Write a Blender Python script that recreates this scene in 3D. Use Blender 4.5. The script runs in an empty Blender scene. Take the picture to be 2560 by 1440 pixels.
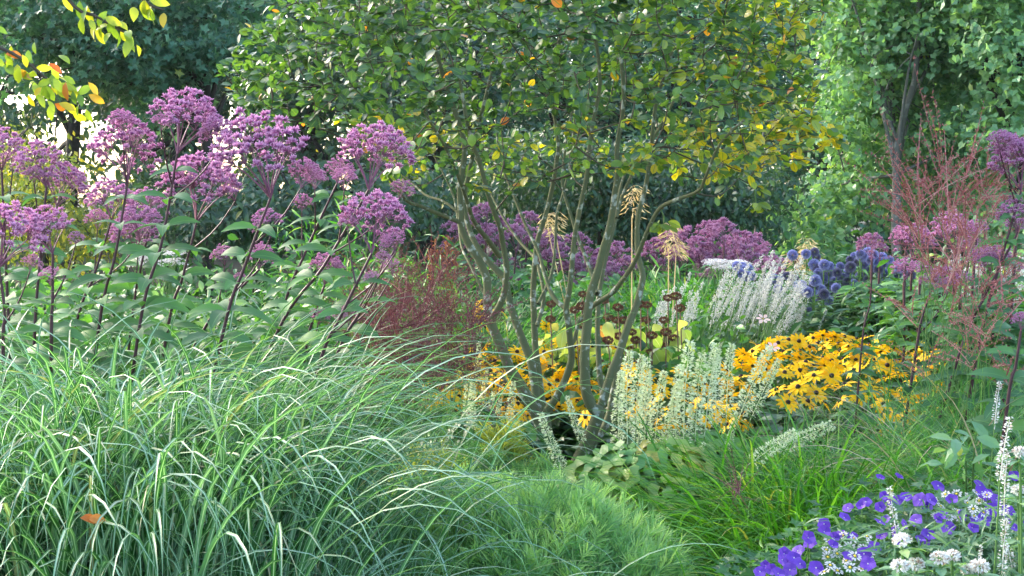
import bpy, math, random
import numpy as np
from math import radians, pi, sin, cos
rng = np.random.default_rng(7); random.seed(7)
S = bpy.context.scene
COL = S.collection
# ------------------------------------------------------------------ camera, sky, sun
F = 3556.0; HZ = 490.0; CZ = 1.12
PITCH = math.atan((720-HZ)/F)
cam = bpy.data.objects.new('camera', bpy.data.cameras.new('camera')); COL.objects.link(cam)
cam.data.lens = 50; cam.data.sensor_width = 36; cam.data.clip_end = 500; cam.data.clip_start = .05
cam.location = (0, 0, CZ); cam.rotation_euler = (pi/2-PITCH, 0, 0)
S.camera = cam
W = bpy.data.worlds.new('World'); S.world = W; W.use_nodes = True
nt = W.node_tree; bg = nt.nodes['Background']
sky = nt.nodes.new('ShaderNodeTexSky'); sky.sky_type = 'NISHITA'; sky.sun_disc = False
SUN_EL, SUN_AZ = radians(30), radians(-52)          # azimuth from +Y, negative = left
sky.sun_elevation = SUN_EL; sky.sun_rotation = SUN_AZ
sky.air_density = 1.0; sky.dust_density = 2.5; sky.ozone_density = 1.0
nt.links.new(sky.outputs[0], bg.inputs[0]); bg.inputs[1].default_value = 0.15
sun = bpy.data.objects.new('sun', bpy.data.lights.new('sun', 'SUN')); COL.objects.link(sun)
sun.data.energy = .9; sun.data.angle = radians(16); sun.data.color = (1, .9, .72)
sd = np.array([sin(SUN_AZ)*cos(SUN_EL), cos(SUN_AZ)*cos(SUN_EL), sin(SUN_EL)])
from mathutils import Vector
sun.rotation_euler = Vector(sd).to_track_quat('Z', 'Y').to_euler()
S.view_settings.view_transform = 'Standard'; S.view_settings.look = 'None'
S.view_settings.exposure = 2.45; S.view_settings.gamma = 1
S.cycles.max_bounces = 6; S.cycles.diffuse_bounces = 3; S.cycles.transmission_bounces = 3
S.cycles.glossy_bounces = 2; S.cycles.transparent_max_bounces = 4
S.cycles.sample_clamp_indirect = 8; S.cycles.use_denoising = True

# ------------------------------------------------------------------ helpers
def P(px, py, D):
    px = np.asarray(px, float); py = np.asarray(py, float); D = np.asarray(D, float)
    a = (px-1280)/F; b = (720-py)/F
    dy = cos(PITCH)+b*sin(PITCH); dz = -sin(PITCH)+b*cos(PITCH)
    t = D/dy
    return np.stack(np.broadcast_arrays(a*t, D, CZ+dz*t), -1)
def G(px, D):                                  # ground point under a picture column
    p = P(px, 720, D); p[..., 2] = 0; return p
def nrm(v):
    return v/np.maximum(np.linalg.norm(v, axis=-1, keepdims=True), 1e-9)
def U(a, b, n=None): return rng.uniform(a, b, n)
def frames(d, n):
    y = nrm(d); x = nrm(np.cross(y, n)); z = np.cross(x, y)
    return np.stack([x, y, z], -1)
class MB:
    def __init__(s): s.v=[]; s.q=[]; s.t=[]; s.qm=[]; s.tm=[]; s.var=[]; s.u=[]; s.n=0; s.qs=[]; s.ts=[]
    def add(s, V, Q=None, T=None, var=0., u=0., m=0, smooth=False):
        k = len(V); s.v.append(np.asarray(V, float))
        s.var.append(np.broadcast_to(np.asarray(var, float), (k,))); s.u.append(np.broadcast_to(np.asarray(u, float), (k,)))
        if Q is not None and len(Q): Q=np.asarray(Q); s.q.append(Q+s.n); s.qm.append(np.full(len(Q), m)); s.qs.append(np.full(len(Q), smooth))
        if T is not None and len(T): T=np.asarray(T); s.t.append(T+s.n); s.tm.append(np.full(len(T), m)); s.ts.append(np.full(len(T), smooth))
        s.n += k
    def scatter(s, tpl, pos, d, n, sc, var=None, m=0, smooth=False):
        V, Q, T, u = tpl; N = len(pos)
        if N == 0: return
        R = frames(np.broadcast_to(d,(N,3)), np.broadcast_to(n,(N,3)))
        sc = np.asarray(sc, float)
        if sc.ndim == 0: sc = np.full(N, float(sc))
        if sc.ndim == 1: sc = sc[:, None]*np.ones(3)
        L = V[None]*sc[:, None, :]
        X = np.einsum('nij,nkj->nki', R, L)+np.asarray(pos)[:, None, :]
        k = len(V); off = (np.arange(N)*k)[:, None, None]
        if var is None: var = U(0, 1, N)
        s.add(X.reshape(-1, 3), (Q[None]+off).reshape(-1, 4) if len(Q) else None,
              (T[None]+off).reshape(-1, 3) if len(T) else None,
              np.repeat(np.broadcast_to(var,(N,)), k), np.tile(u, N), m, smooth)
    def tube(s, pts, rad, sides=5, m=0, var=.5):
        pts = np.asarray(pts, float); n = len(pts); rad = np.broadcast_to(rad, (n,))
        tg = nrm(np.gradient(pts, axis=0)); ref = np.array([.31, .9, .2]) if abs(tg[0, 1]) < .8 else np.array([1., 0, .1])
        x = nrm(np.cross(tg, ref)); y = np.cross(tg, x)
        a = np.arange(sides)*2*pi/sides
        ring = pts[:, None]+rad[:, None, None]*(np.cos(a)[None, :, None]*x[:, None]+np.sin(a)[None, :, None]*y[:, None])
        i = np.arange(n-1)[:, None]*sides; j = np.arange(sides)[None]; j2 = (j+1) % sides
        Q = np.stack([i+j, i+j2, i+sides+j2, i+sides+j], -1).reshape(-1, 4)
        s.add(ring.reshape(-1, 3), Q, None, var, 0, m, True)
    def blades(s, base, az, e0, bend, L, w, nseg=10, p=1.5, roll=0, var=None, m=0, tipdown=1, waz=0):
        N = len(base); t = np.linspace(0, 1, nseg+1)
        e0, bend, L, w, roll, az, waz = [np.broadcast_to(np.asarray(q, float), (N,)) for q in (e0, bend, L, w, roll, az, waz)]
        bend = np.minimum(bend, e0+1.4)
        e = e0[:, None]-bend[:, None]*t[None]**p
        A = az[:, None]+waz[:, None]*t[None]
        d = np.stack([np.cos(e)*np.cos(A), np.cos(e)*np.sin(A), np.sin(e)], -1)
        c = np.concatenate([np.zeros((N, 1, 3)), np.cumsum((d[:, :-1]+d[:, 1:])/2, 1)], 1)*(L/nseg)[:, None, None]+base[:, None]
        side = np.stack([-np.sin(A), np.cos(A), 0*A], -1)
        up = np.cross(side, d)
        sd_ = side*np.cos(roll)[:, None, None]+up*np.sin(roll)[:, None, None]
        h = (w/2)[:, None]*np.minimum(1, .45+t*3)[None]*(np.maximum(1-t**1.9, 0.0003)**.8)[None]
        nn = np.cross(sd_, d)
        V = np.stack([c-sd_*h[..., None], c+nn*h[..., None]*.35, c+sd_*h[..., None]], 2)
        k = (nseg+1)*3
        i = np.arange(nseg)[:, None]*3; j = np.arange(2)[None]
        Q = np.stack([i+j, i+j+1, i+3+j+1, i+3+j], -1).reshape(-1, 4)
        if var is None: var = U(0, 1, N)
        s.add(V.reshape(-1, 3), (Q[None]+(np.arange(N)*k)[:, None, None]).reshape(-1, 4), None,
              np.repeat(np.broadcast_to(var, (N,)), k), np.tile([1., 0, 1.], N*(nseg+1)), m, True)
        return c
    def mesh(s, name, mats):
        me = bpy.data.meshes.new(name)
        V = np.concatenate(s.v); Q = np.concatenate(s.q) if s.q else np.zeros((0, 4), int); T = np.concatenate(s.t) if s.t else np.zeros((0, 3), int)
        me.vertices.add(len(V)); me.vertices.foreach_set('co', V.astype(np.float32).ravel())
        li = np.concatenate([Q.ravel(), T.ravel()]).astype(np.int32)
        me.loops.add(len(li)); me.loops.foreach_set('vertex_index', li)
        nf = len(Q)+len(T); me.polygons.add(nf)
        st = np.concatenate([np.arange(len(Q))*4, len(Q)*4+np.arange(len(T))*3]).astype(np.int32)
        me.polygons.foreach_set('loop_start', st)
        if not isinstance(mats, (list, tuple)): mats = [mats]
        for mt in mats: me.materials.append(mt)
        me.polygons.foreach_set('material_index', np.concatenate((s.qm or [])+(s.tm or [])).astype(np.int32))
        me.polygons.foreach_set('use_smooth', np.concatenate((s.qs or [])+(s.ts or [])).astype(bool))
        a = me.attributes.new('var', 'FLOAT', 'POINT'); a.data.foreach_set('value', np.concatenate(s.var).astype(np.float32))
        a = me.attributes.new('u', 'FLOAT', 'POINT'); a.data.foreach_set('value', np.concatenate(s.u).astype(np.float32))
        me.update(calc_edges=True); me.validate()
        return me
    def obj(s, name, mats, parent=None, loc=None):
        me = s.mesh(name, mats); return link(name, me, parent, loc)
def link(name, me, parent=None, loc=None):
    o = bpy.data.objects.new(name, me); COL.objects.link(o)
    if parent is not None: o.parent = parent
    if loc is not None: o.location = loc
    return o
USED = set()
def tag(o, label, cat, group=None, kind=None):
    assert label not in USED or group, label
    USED.add(label); o['label'] = label; o['category'] = cat
    if group: o['group'] = group
    o['kind'] = kind or 'thing'
    return o
def thing(name, label, cat, loc, group=None):
    o = bpy.data.objects.new(name, None); COL.objects.link(o); o.location = tuple(float(q) for q in loc); o.empty_display_size = .1
    return tag(o, label, cat, group)

# ------------------------------------------------------------------ leaf templates: V, Q, T, u
def leaf_t(n=4, w=.5, fold=.25, curl=.5, serr=0., peak=.5, pet=0., rnd=.8):
    t = np.linspace(0, 1, n+1); ang = -curl*t
    y = np.concatenate([[0], np.cumsum(np.cos((ang[1:]+ang[:-1])/2))])/n*(1-pet)+pet
    z = np.concatenate([[0], np.cumsum(np.sin((ang[1:]+ang[:-1])/2))])/n
    ex = math.log(.5)/math.log(peak)
    h = w/2*np.sin(pi*t**ex)**rnd
    h[0] = .01; h[-1] = .005
    if serr: h[1:-1] *= 1+serr*(np.arange(n-1) % 2*2-1)
    V = np.stack([np.stack([-h, y, z+h*fold], -1), np.stack([0*h, y, z], -1), np.stack([h, y, z+h*fold], -1)], 1).reshape(-1, 3)
    i = np.arange(n)[:, None]*3; j = np.arange(2)[None]
    Q = np.stack([i+j, i+j+1, i+3+j+1, i+3+j], -1).reshape(-1, 4)
    return V, Q, np.zeros((0, 3), int), np.tile([1., 0, 1.], n+1)
def fan_t(r, ang, cup=.15, y0=.0):
    n = len(r); V = [[0, y0, -.05]]
    for a, q in zip(ang, r): V.append([q*sin(a), y0+q*cos(a), cup*q*q*(1 if int(a*3) % 2 else -.4)])
    T = [[0, i+1, (i+1) % n+1] for i in range(n)]
    return np.array(V), np.zeros((0, 4), int), np.array(T), np.array([0.]+[1.]*n)
def lobed_t(L=5, depth=.5):
    a = []; r = []
    for k in range(L*2-1):
        th = -2.3+4.6*k/(L*2-2); a.append(th); c = 1-.35*abs(th)/2.3
        r.append(.55*c if k % 2 == 0 else .55*c*depth)
    a.append(pi); r.append(.08)
    return fan_t(r, a, .35, .2)
def round_t(n=21, lob=7):
    V = [[0, .1, 0]]; u = [0.]
    T = []; Q = []
    for ring, rr in enumerate((.55, 1.)):
        for k in range(n):
            th = -2.9+5.8*k/(n-1); sc = 1+.09*cos(lob*th)*ring
            V.append([.5*rr*sc*sin(th), .12+.5*rr*sc*cos(th)+.1, (.05+.03*sin(th*7+ring*1.))*rr-.08*rr*rr+.025*sin(2*th)]); u.append(rr)
    for k in range(n-1):
        T.append([0, 1+k, 2+k]); Q.append([1+k, 2+k, 2+k+n, 1+k+n])
    return np.array(V), np.array(Q), np.array(T), np.array(u)
def spike_t(w=.3):
    V = np.array([[0, 0, 0], [-w/2, .6, 0], [0, 1, 0], [w/2, .6, 0], [0, .6, -w/2], [0, .6, w/2]], float)
    return V, np.array([[0, 1, 2, 3], [0, 4, 2, 5]]), np.zeros((0, 3), int), np.array([0, .6, 1, .6, .6, .6])
LEAF_OVAL = leaf_t(5, .6, .16, .35, pet=.12, rnd=.55)
LEAF_POINT = leaf_t(5, .42, .2, .7, pet=.08)
LEAF_MID = leaf_t(3, .42, .25, .6, pet=.05)
LEAF_LONG = leaf_t(10, .34, .3, .95, serr=.07, peak=.42, pet=.07)
LEAF_NARROW = leaf_t(4, .13, .3, .7, peak=.4)
LEAF_TINY = leaf_t(2, .5, .3, .5)
LEAF_LOBED = lobed_t(5, .55); LEAF_TULIP = lobed_t(5, .78)
LEAF_ROUND = round_t()
SPIKE = spike_t(.3); SPIKE_FAT = spike_t(.7)

# ------------------------------------------------------------------ materials
def ramp(nt, stops):
    r = nt.nodes.new('ShaderNodeValToRGB'); e = r.color_ramp.elements
    while len(e) < len(stops): e.new(.5)
    for k, (p, c) in enumerate(stops): e[k].position = p; e[k].color = (*c, 1)
    return r
def mat(name, stops, rough=.5, trans=0., tcol=None, rib=None, spec=.5, tip=None, noise=None, bump=0, zvar=None):
    m = bpy.data.materials.new(name); m.use_nodes = True; nt = m.node_tree; b = nt.nodes['Principled BSDF']; out = nt.nodes['Material Output']
    at = nt.nodes.new('ShaderNodeAttribute'); at.attribute_name = 'var'
    r = ramp(nt, stops); nt.links.new(at.outputs['Fac'], r.inputs[0]); c = r.outputs[0]
    def mixc(fac, a, col):
        x = nt.nodes.new('ShaderNodeMix'); x.data_type = 'RGBA'; nt.links.new(fac, x.inputs[0]); nt.links.new(a, x.inputs[6]); x.inputs[7].default_value = (*col, 1); return x.outputs[2]
    if rib or tip:
        au = nt.nodes.new('ShaderNodeAttribute'); au.attribute_name = 'u'
        mr = nt.nodes.new('ShaderNodeMapRange'); nt.links.new(au.outputs['Fac'], mr.inputs[0])
        if rib: mr.inputs[1].default_value = rib[1]; mr.inputs[2].default_value = rib[1]*.4; c = mixc(mr.outputs[0], c, rib[0])
        else: mr.inputs[1].default_value = tip[1]; mr.inputs[2].default_value = 1; c = mixc(mr.outputs[0], c, tip[0])
    if noise:
        tc = nt.nodes.new('ShaderNodeTexCoord'); nz = nt.nodes.new('ShaderNodeTexNoise'); nz.inputs['Scale'].default_value = noise[1]; nz.inputs['Detail'].default_value = 5
        nt.links.new(tc.outputs['Object'], nz.inputs[0]); mr = nt.nodes.new('ShaderNodeMapRange'); mr.inputs[1].default_value = noise[2]; mr.inputs[2].default_value = noise[2]+.08
        nt.links.new(nz.outputs[0], mr.inputs[0]); c = mixc(mr.outputs[0], c, noise[0])
        if bump:
            bp = nt.nodes.new('ShaderNodeBump'); bp.inputs['Strength'].default_value = bump; bp.inputs['Distance'].default_value = .01; nt.links.new(nz.outputs[0], bp.inputs['Height']); nt.links.new(bp.outputs[0], b.inputs['Normal'])
    nt.links.new(c, b.inputs['Base Color']); b.inputs['Roughness'].default_value = rough; b.inputs['Specular IOR Level'].default_value = spec
    if trans:
        t = nt.nodes.new('ShaderNodeBsdfTranslucent')
        g = nt.nodes.new('ShaderNodeMix'); g.data_type = 'RGBA'; g.blend_type = 'MULTIPLY'; g.inputs[0].default_value = 1
        nt.links.new(c, g.inputs[6]); g.inputs[7].default_value = (*(tcol or (2.2, 2.0, .7)), 1); nt.links.new(g.outputs[2], t.inputs[0])
        x = nt.nodes.new('ShaderNodeMixShader'); x.inputs[0].default_value = trans
        nt.links.new(b.outputs[0], x.inputs[1]); nt.links.new(t.outputs[0], x.inputs[2]); nt.links.new(x.outputs[0], out.inputs[0])
    return m
M = {}
M['soil'] = mat('soil', [(0, (.02, .016, .01)), (1, (.03, .024, .014))], .95, noise=((.025, .045, .012), 3, .5), bump=.6)
M['bark'] = mat('lichen_bark', [(0, (.085, .098, .04)), (1, (.14, .155, .075))], .85, noise=((.4, .43, .36), 30, .58), bump=.5)
M['bark_green'] = mat('mossy_bark', [(0, (.05, .06, .025)), (1, (.08, .09, .04))], .85, noise=((.11, .13, .07), 18, .55), bump=.5)
M['bark_dark'] = mat('dark_bark', [(0, (.022, .02, .016)), (1, (.03, .028, .022))], .9, noise=((.05, .05, .04), 12, .6), bump=.6)
M['bark_grey'] = mat('grey_bark', [(0, (.09, .09, .075)), (1, (.12, .12, .1))], .85, noise=((.2, .2, .18), 14, .55), bump=.6)
M['twig'] = mat('twig', [(0, (.05, .04, .025)), (1, (.08, .06, .035))], .7)
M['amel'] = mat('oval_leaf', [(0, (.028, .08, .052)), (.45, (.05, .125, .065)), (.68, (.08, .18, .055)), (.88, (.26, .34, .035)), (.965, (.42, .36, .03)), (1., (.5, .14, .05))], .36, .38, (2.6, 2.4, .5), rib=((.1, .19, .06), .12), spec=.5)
M['over'] = mat('yellow_green_leaf', [(0, (.12, .24, .04)), (.5, (.25, .36, .04)), (.93, (.45, .45, .04)), (1, (.4, .1, .03))], .4, .38, (1.7, 1.6, .5))
M['teal'] = mat('blue_green_leaf', [(0, (.022, .075, .05)), (.6, (.06, .155, .1)), (.93, (.16, .31, .2)), (1, (.2, .24, .06))], .4, .25, (2, 2.2, .7), spec=.35)
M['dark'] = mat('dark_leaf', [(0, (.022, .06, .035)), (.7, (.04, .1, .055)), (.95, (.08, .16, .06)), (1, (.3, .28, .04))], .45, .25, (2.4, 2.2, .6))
M['golden'] = mat('golden_small_leaf', [(0, (.06, .11, .03)), (.5, (.13, .19, .04)), (1, (.4, .38, .07))], .45, .45, (2, 1.8, .6))
M['tulip'] = mat('fresh_green_leaf', [(0, (.085, .2, .11)), (.6, (.16, .31, .17)), (.95, (.29, .44, .2)), (1, (.4, .42, .06))], .4, .35, (1.9, 2., .6))
M['ivy'] = mat('ivy_leaf', [(0, (.025, .09, .03)), (1, (.06, .18, .06))], .35, .15)
M['joeleaf'] = mat('joe_pye_leaf', [(0, (.06, .15, .065)), (.7, (.09, .21, .09)), (1, (.12, .29, .07))], .55, .3, (1.7, 2., .5), spec=.3, rib=((.12, .26, .1), .1))
M['joestem'] = mat('purple_stem', [(0, (.045, .012, .02)), (1, (.08, .02, .035))], .45)
M['joetwig'] = mat('mauve_twig', [(0, (.16, .05, .1)), (1, (.24, .08, .15))], .5)
M['joe'] = mat('mauve_floret', [(0, (.27, .06, .21)), (.5, (.38, .11, .31)), (1, (.5, .2, .4))], .8, .25, (1.3, 1.1, 1.2), spec=.2, tip=((.9, .62, .82), .38))
M['joefar'] = mat('rose_mauve_floret', [(0, (.25, .08, .18)), (1, (.4, .17, .3))], .7, .25, (1.3, 1.1, 1.2), spec=.2, tip=((.68, .44, .6), .4))
M['misc'] = mat('striped_grass', [(0, (.025, .11, .02)), (.35, (.06, .18, .06)), (.8, (.15, .3, .17)), (.945, (.24, .38, .27)), (1, (.36, .28, .13))], .42, .24, (1.3, 1.8, .6), rib=((.52, .66, .5), .26), spec=.45)
M['fine'] = mat('fine_green_grass', [(0, (.05, .17, .05)), (.6, (.12, .3, .1)), (.9, (.26, .43, .17)), (1, (.42, .32, .2))], .4, .35, (1.7, 2, .5))
M['hako'] = mat('fresh_grass', [(0, (.03, .13, .015)), (.6, (.08, .26, .03)), (.93, (.22, .44, .07)), (1, (.35, .33, .1))], .38, .35, (1.7, 2, .5))
M['thread'] = mat('thread_leaf', [(0, (.09, .23, .1)), (.5, (.24, .44, .19)), (1, (.5, .66, .26))], .5, .4, (1.4, 1.6, .6))
M['threadb'] = mat('blue_thread_leaf', [(0, (.06, .19, .09)), (1, (.13, .3, .14))], .5, .35)
M['thready'] = mat('yellow_thread_leaf', [(0, (.28, .36, .05)), (1, (.5, .52, .1))], .5, .4, (1.4, 1.4, .6))
M['redplume'] = mat('maroon_plume', [(0, (.1, .03, .042)), (.7, (.17, .055, .07)), (1, (.3, .14, .15))], .6, .2, (1.4, 1.1, 1))
M['pinkplume'] = mat('pink_plume', [(0, (.3, .09, .09)), (.7, (.45, .18, .17)), (1, (.62, .36, .32))], .6, .25, (1.4, 1.1, 1))
M['gold'] = mat('golden_oat', [(0, (.5, .4, .2)), (1, (.85, .74, .48))], .5, .35, (1.3, 1.2, .9))
M['straw'] = mat('dry_blade', [(0, (.38, .26, .15)), (1, (.6, .48, .33))], .6, .2, (1.2, 1.1, 1))
M['rust'] = mat('rust_stem', [(0, (.2, .08, .045)), (1, (.4, .18, .1))], .6, .3)
M['petal'] = mat('yellow_petal', [(0, (.97, .5, .005)), (1, (1., .66, .012))], .65, .25, (1.1, 1.1, .8), spec=.2)
M['cone'] = mat('dark_cone', [(0, (.018, .008, .005)), (1, (.04, .016, .01))], .8)
M['herb'] = mat('garden_leaf', [(0, (.025, .09, .025)), (.7, (.065, .18, .045)), (1, (.14, .32, .06))], .42, .3, (1.8, 2, .6))
M['herbgrey'] = mat('grey_green_leaf', [(0, (.07, .16, .08)), (.7, (.12, .23, .12)), (1, (.2, .32, .17))], .5, .3, (1.6, 1.8, .8))
M['rudleaf'] = mat('coneflower_leaf', [(0, (.025, .075, .022)), (1, (.05, .14, .035))], .4, .2)
M['heuleaf'] = mat('round_lobed_leaf', [(0, (.1, .27, .08)), (.6, (.2, .4, .14)), (.9, (.36, .5, .15)), (1, (.42, .4, .12))], .4, .35, (1.5, 1.6, .6), rib=((.25, .42, .16), .1))
M['cream'] = mat('cream_green_flower', [(0, (.55, .63, .38)), (1, (.85, .86, .68))], .6, .3, (1.1, 1.2, .9))
M['green_stem'] = mat('green_stem', [(0, (.08, .2, .04)), (1, (.15, .28, .08))], .5, .2)
M['brown_stem'] = mat('brown_stem', [(0, (.14, .08, .05)), (1, (.2, .12, .08))], .7)
M['white'] = mat('white_floret', [(0, (.62, .58, .56)), (1, (.85, .82, .8))], .6, .3, (1.1, 1.1, 1.1))
M['wspike'] = mat('greyish_white_floret', [(0, (.55, .54, .5)), (1, (.82, .82, .78))], .7, .2, (1.1, 1.1, 1.1), spec=.2)
M['whiteold'] = mat('browning_floret', [(0, (.35, .2, .13)), (.35, (.8, .8, .74)), (1, (.88, .88, .84))], .6, .3, (1.1, 1.1, 1.1))
M['blue'] = mat('blue_globe', [(0, (.14, .13, .36)), (.6, (.27, .28, .62)), (1, (.36, .39, .75))], .7, tip=((.62, .62, .85), .5))
M['bluegrey'] = mat('faded_globe', [(0, (.06, .05, .12)), (1, (.12, .11, .25))], .6, tip=((.42, .4, .55), .5))
M['phead'] = mat('brown_whorl', [(0, (.16, .07, .04)), (1, (.3, .15, .09))], .8)
M['pleaf'] = mat('yellowing_leaf', [(0, (.16, .32, .06)), (.4, (.36, .48, .1)), (.9, (.6, .64, .2)), (1, (.5, .14, .04))], .5, .4, (1.3, 1.3, .7), rib=((.5, .6, .25), .08))
M['violet'] = mat('violet_petal', [(0, (.1, .025, .36)), (.7, (.18, .06, .52)), (1, (.3, .13, .62))], .5, .35, (1.3, 1.1, 1.3), rib=None)
M['yellow'] = mat('yellow_disc', [(0, (.75, .5, .02)), (1, (.85, .62, .05))], .7)
M['orange'] = mat('orange_fallen_leaf', [(0, (.55, .13, .025)), (1, (.65, .25, .05))], .6, .3)
M['pink'] = mat('pale_pink_petal', [(0, (.75, .55, .65)), (1, (.85, .7, .78))], .5, .3)

# ------------------------------------------------------------------ builders
def randdir(n, up=0.): return nrm(rng.normal(size=(n, 3))+np.array([0, 0, up]))
def horiz(n):
    a = U(0, 2*pi, n); return np.stack([np.cos(a), np.sin(a), 0*a], -1)
def bez(pts, n=12):
    pts = np.asarray(pts, float); k = len(pts)
    if k == 2: pts = np.array([pts[0], (pts[0]+pts[1])/2, pts[1]]); k = 3
    t = np.linspace(0, k-1.0001, n); i = t.astype(int); f = (t-i)[:, None]
    g = lambda j: pts[np.clip(j, 0, k-1)]
    p0, p1, p2, p3 = g(i-1), g(i), g(i+1), g(i+2)
    return .5*((2*p1)+(-p0+p2)*f+(2*p0-5*p1+4*p2-p3)*f*f+(-p0+3*p1-3*p2+p3)*f**3)
def leafmass(mb, tpl, centers, rad, per, size, flat=.6, up=1., droop=-.2, varlo=0, varhi=1, m=0):
    """sprays of leaves round cluster centres; each spray is a loose flattened clump"""
    N = len(centers); rad = np.broadcast_to(rad, (N,))
    c = np.repeat(centers, per, 0); r = np.repeat(rad, per)
    off = rng.normal(size=(N*per, 3))*.5; off[:, 2] *= flat
    pos = c+off*r[:, None]
    n = nrm(rng.normal(size=(N*per, 3))*.55+np.array([0, -.35, up])+off*.5)
    d = nrm(off*np.array([1, 1, .3])+rng.normal(size=(N*per, 3))*.5+np.array([0, 0, droop]))
    cv = np.repeat(U(-.18, .18, N), per)
    mb.scatter(tpl, pos, d, n, size*U(.65, 1.25, N*per), np.clip(U(varlo, varhi, N*per)+cv*(varhi-varlo), 0, 1), m)
def mound(name, label, cat, px, D, w, h, tpl, size, n, m, sm='green_stem', group=None, depth=None, stems=12, flat=.6, hh=.1, up=1.):
    """a leafy herbaceous plant: stems fan from the base, leaves fill an uneven dome"""
    g = G(px, D); t = thing(name, label, cat, g, group); depth = depth or w
    per = 14; k = max(4, n//per)
    a = U(0, 2*pi, k); r = np.sqrt(U(0, 1, k)); z = U(hh, 1, k)*np.sqrt(np.maximum(.05, 1-.75*r**2))*U(.8, 1.1, k)
    c = np.stack([np.cos(a)*r*w/2, np.sin(a)*r*depth/2, z*h], -1)
    mb = MB(); leafmass(mb, tpl, c, .11*max(w, h)+.03, per, size, flat, up); mb.obj('foliage', M[m], t)
    mb = MB()
    for q in range(stems):
        e = c[q % k]; mb.tube(bez([[e[0]*.25, e[1]*.25, 0], [e[0]*.6, e[1]*.6, e[2]*.55], e], 5), [.006, .005, .004, .003, .002], 4)
    mb.obj('stem', M[sm], t); return t

# ---- joe pye flower head: unit width dome on forked mauve twigs, origin at the fork
def joe_head(seed, mt, nsub=30, per=46, twsides=4, flen=.075, sp=.105, cr=(.06, .095)):
    r = np.random.default_rng(seed); mb = MB(); tw = MB()
    cs = []; k = 0
    while len(cs) < nsub:
        a = r.uniform(0, 2*pi); q = math.sqrt(r.uniform(0, 1))*.5
        z = .88-1.7*q*q+r.normal()*.025+.05*math.sin(a*2+seed)*q*2
        if r.uniform() < .25: z -= .15; q *= .98
        c = np.array([cos(a)*q, sin(a)*q, z]); k += 1
        if k < 1500 and any(np.linalg.norm(c-x) < sp for x in cs): continue
        cs.append(c)
    cs = np.array(cs)
    hubs = []
    for k in range(9):
        a = k*2*pi/9+r.uniform(-.3, .3); q = .3 if k < 6 else .1; h = np.array([cos(a)*q, sin(a)*q, .52-q*.35]); hubs.append(h); tw.tube(bez([[0, 0, 0], h*[.4, .4, .5], h], 4), [.012, .009, .008, .007], twsides)
    for c in cs:
        h = min(hubs, key=lambda x: np.linalg.norm(x-c)); tw.tube(bez([h, (h+c)/2-[0, 0, .02], c-np.array([0, 0, .03])], 4), [.006, .005, .004, .003], 3)
    N = nsub*per; c = np.repeat(cs, per, 0); d = nrm(r.normal(size=(N, 3))+np.array([0, 0, .75]))
    rr = np.repeat(r.uniform(*cr, nsub), per)
    pos = c+d*rr[:, None]*np.array([1, 1, .62])*r.uniform(.55, 1, N)[:, None]-d*.03
    mb.scatter(SPIKE, pos, nrm(d+r.normal(size=(N, 3))*.25+[0, 0, .3]), r.normal(size=(N, 3)), np.stack([np.full(N, flen*1.15), r.uniform(.7, 1.3, N)*flen, np.full(N, flen*1.15)], -1), np.repeat(r.uniform(0, .7, nsub), per)+r.uniform(0, .3, N))
    return mb.mesh('flower_head', M[mt]), tw.mesh('branching_twigs', M['joetwig'])
HEADS = [joe_head(s, 'joe', 74, 34, 4, .052, .078, (.042, .066)) for s in range(5)]
FARHEADS = [joe_head(20+s, 'joefar', 16, 30, 3, .11) for s in range(4)]
def put_head(parent, fork, w, tilt, lib, k, h=1., yaw=None):
    me, tw = lib[k % len(lib)]
    o = link('flower_head', me, parent, tuple(np.asarray(fork)-np.array(parent.location)))
    o.rotation_euler = (U(-.12, .08), tilt, U(0, 6.28) if yaw is None else yaw); o.rotation_mode = 'XYZ'
    o.scale = (w, w, w*h)
    c = link('branching_twigs', tw, o); return o

# ------------------------------------------------------------------ ground
def ground():
    n = 120; x = np.concatenate([np.linspace(-9, 9, n), [-200, 200]]); x.sort(); y = np.concatenate([[-30], np.linspace(1, 26, n), [400]])
    X, Y = np.meshgrid(x, y); Z = -.03+.02*np.sin(X*2.3+Y)*np.cos(Y*1.7)+rng.normal(size=X.shape)*.006
    V = np.stack([X, Y, Z], -1).reshape(-1, 3); a = len(x); i = np.arange(len(y)-1)[:, None]*a; j = np.arange(a-1)[None]
    Q = np.stack([i+j, i+j+1, i+a+j+1, i+a+j], -1).reshape(-1, 4)
    mb = MB(); mb.add(V, Q, None, .5, 0, 0, True); o = mb.obj('ground', M['soil']); tag(o, 'dark soil of the garden bed under the plants', 'ground', kind='structure')
ground()
mb = MB(); n = 15000; D = 3+U(0, 1, n)**1.2*16; px = U(-150, 2710, n); g = G(px, D); g[:, 2] = U(0, .12, n)
mb.scatter(LEAF_MID, g, randdir(n, .4), nrm(randdir(n)*.5+[0, -.2, 1]), U(.04, .1, n)); o = mb.obj('ground_cover', M['herb']); tag(o, 'low green leaves covering the soil between the clumps', 'ground cover', kind='stuff')

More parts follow.
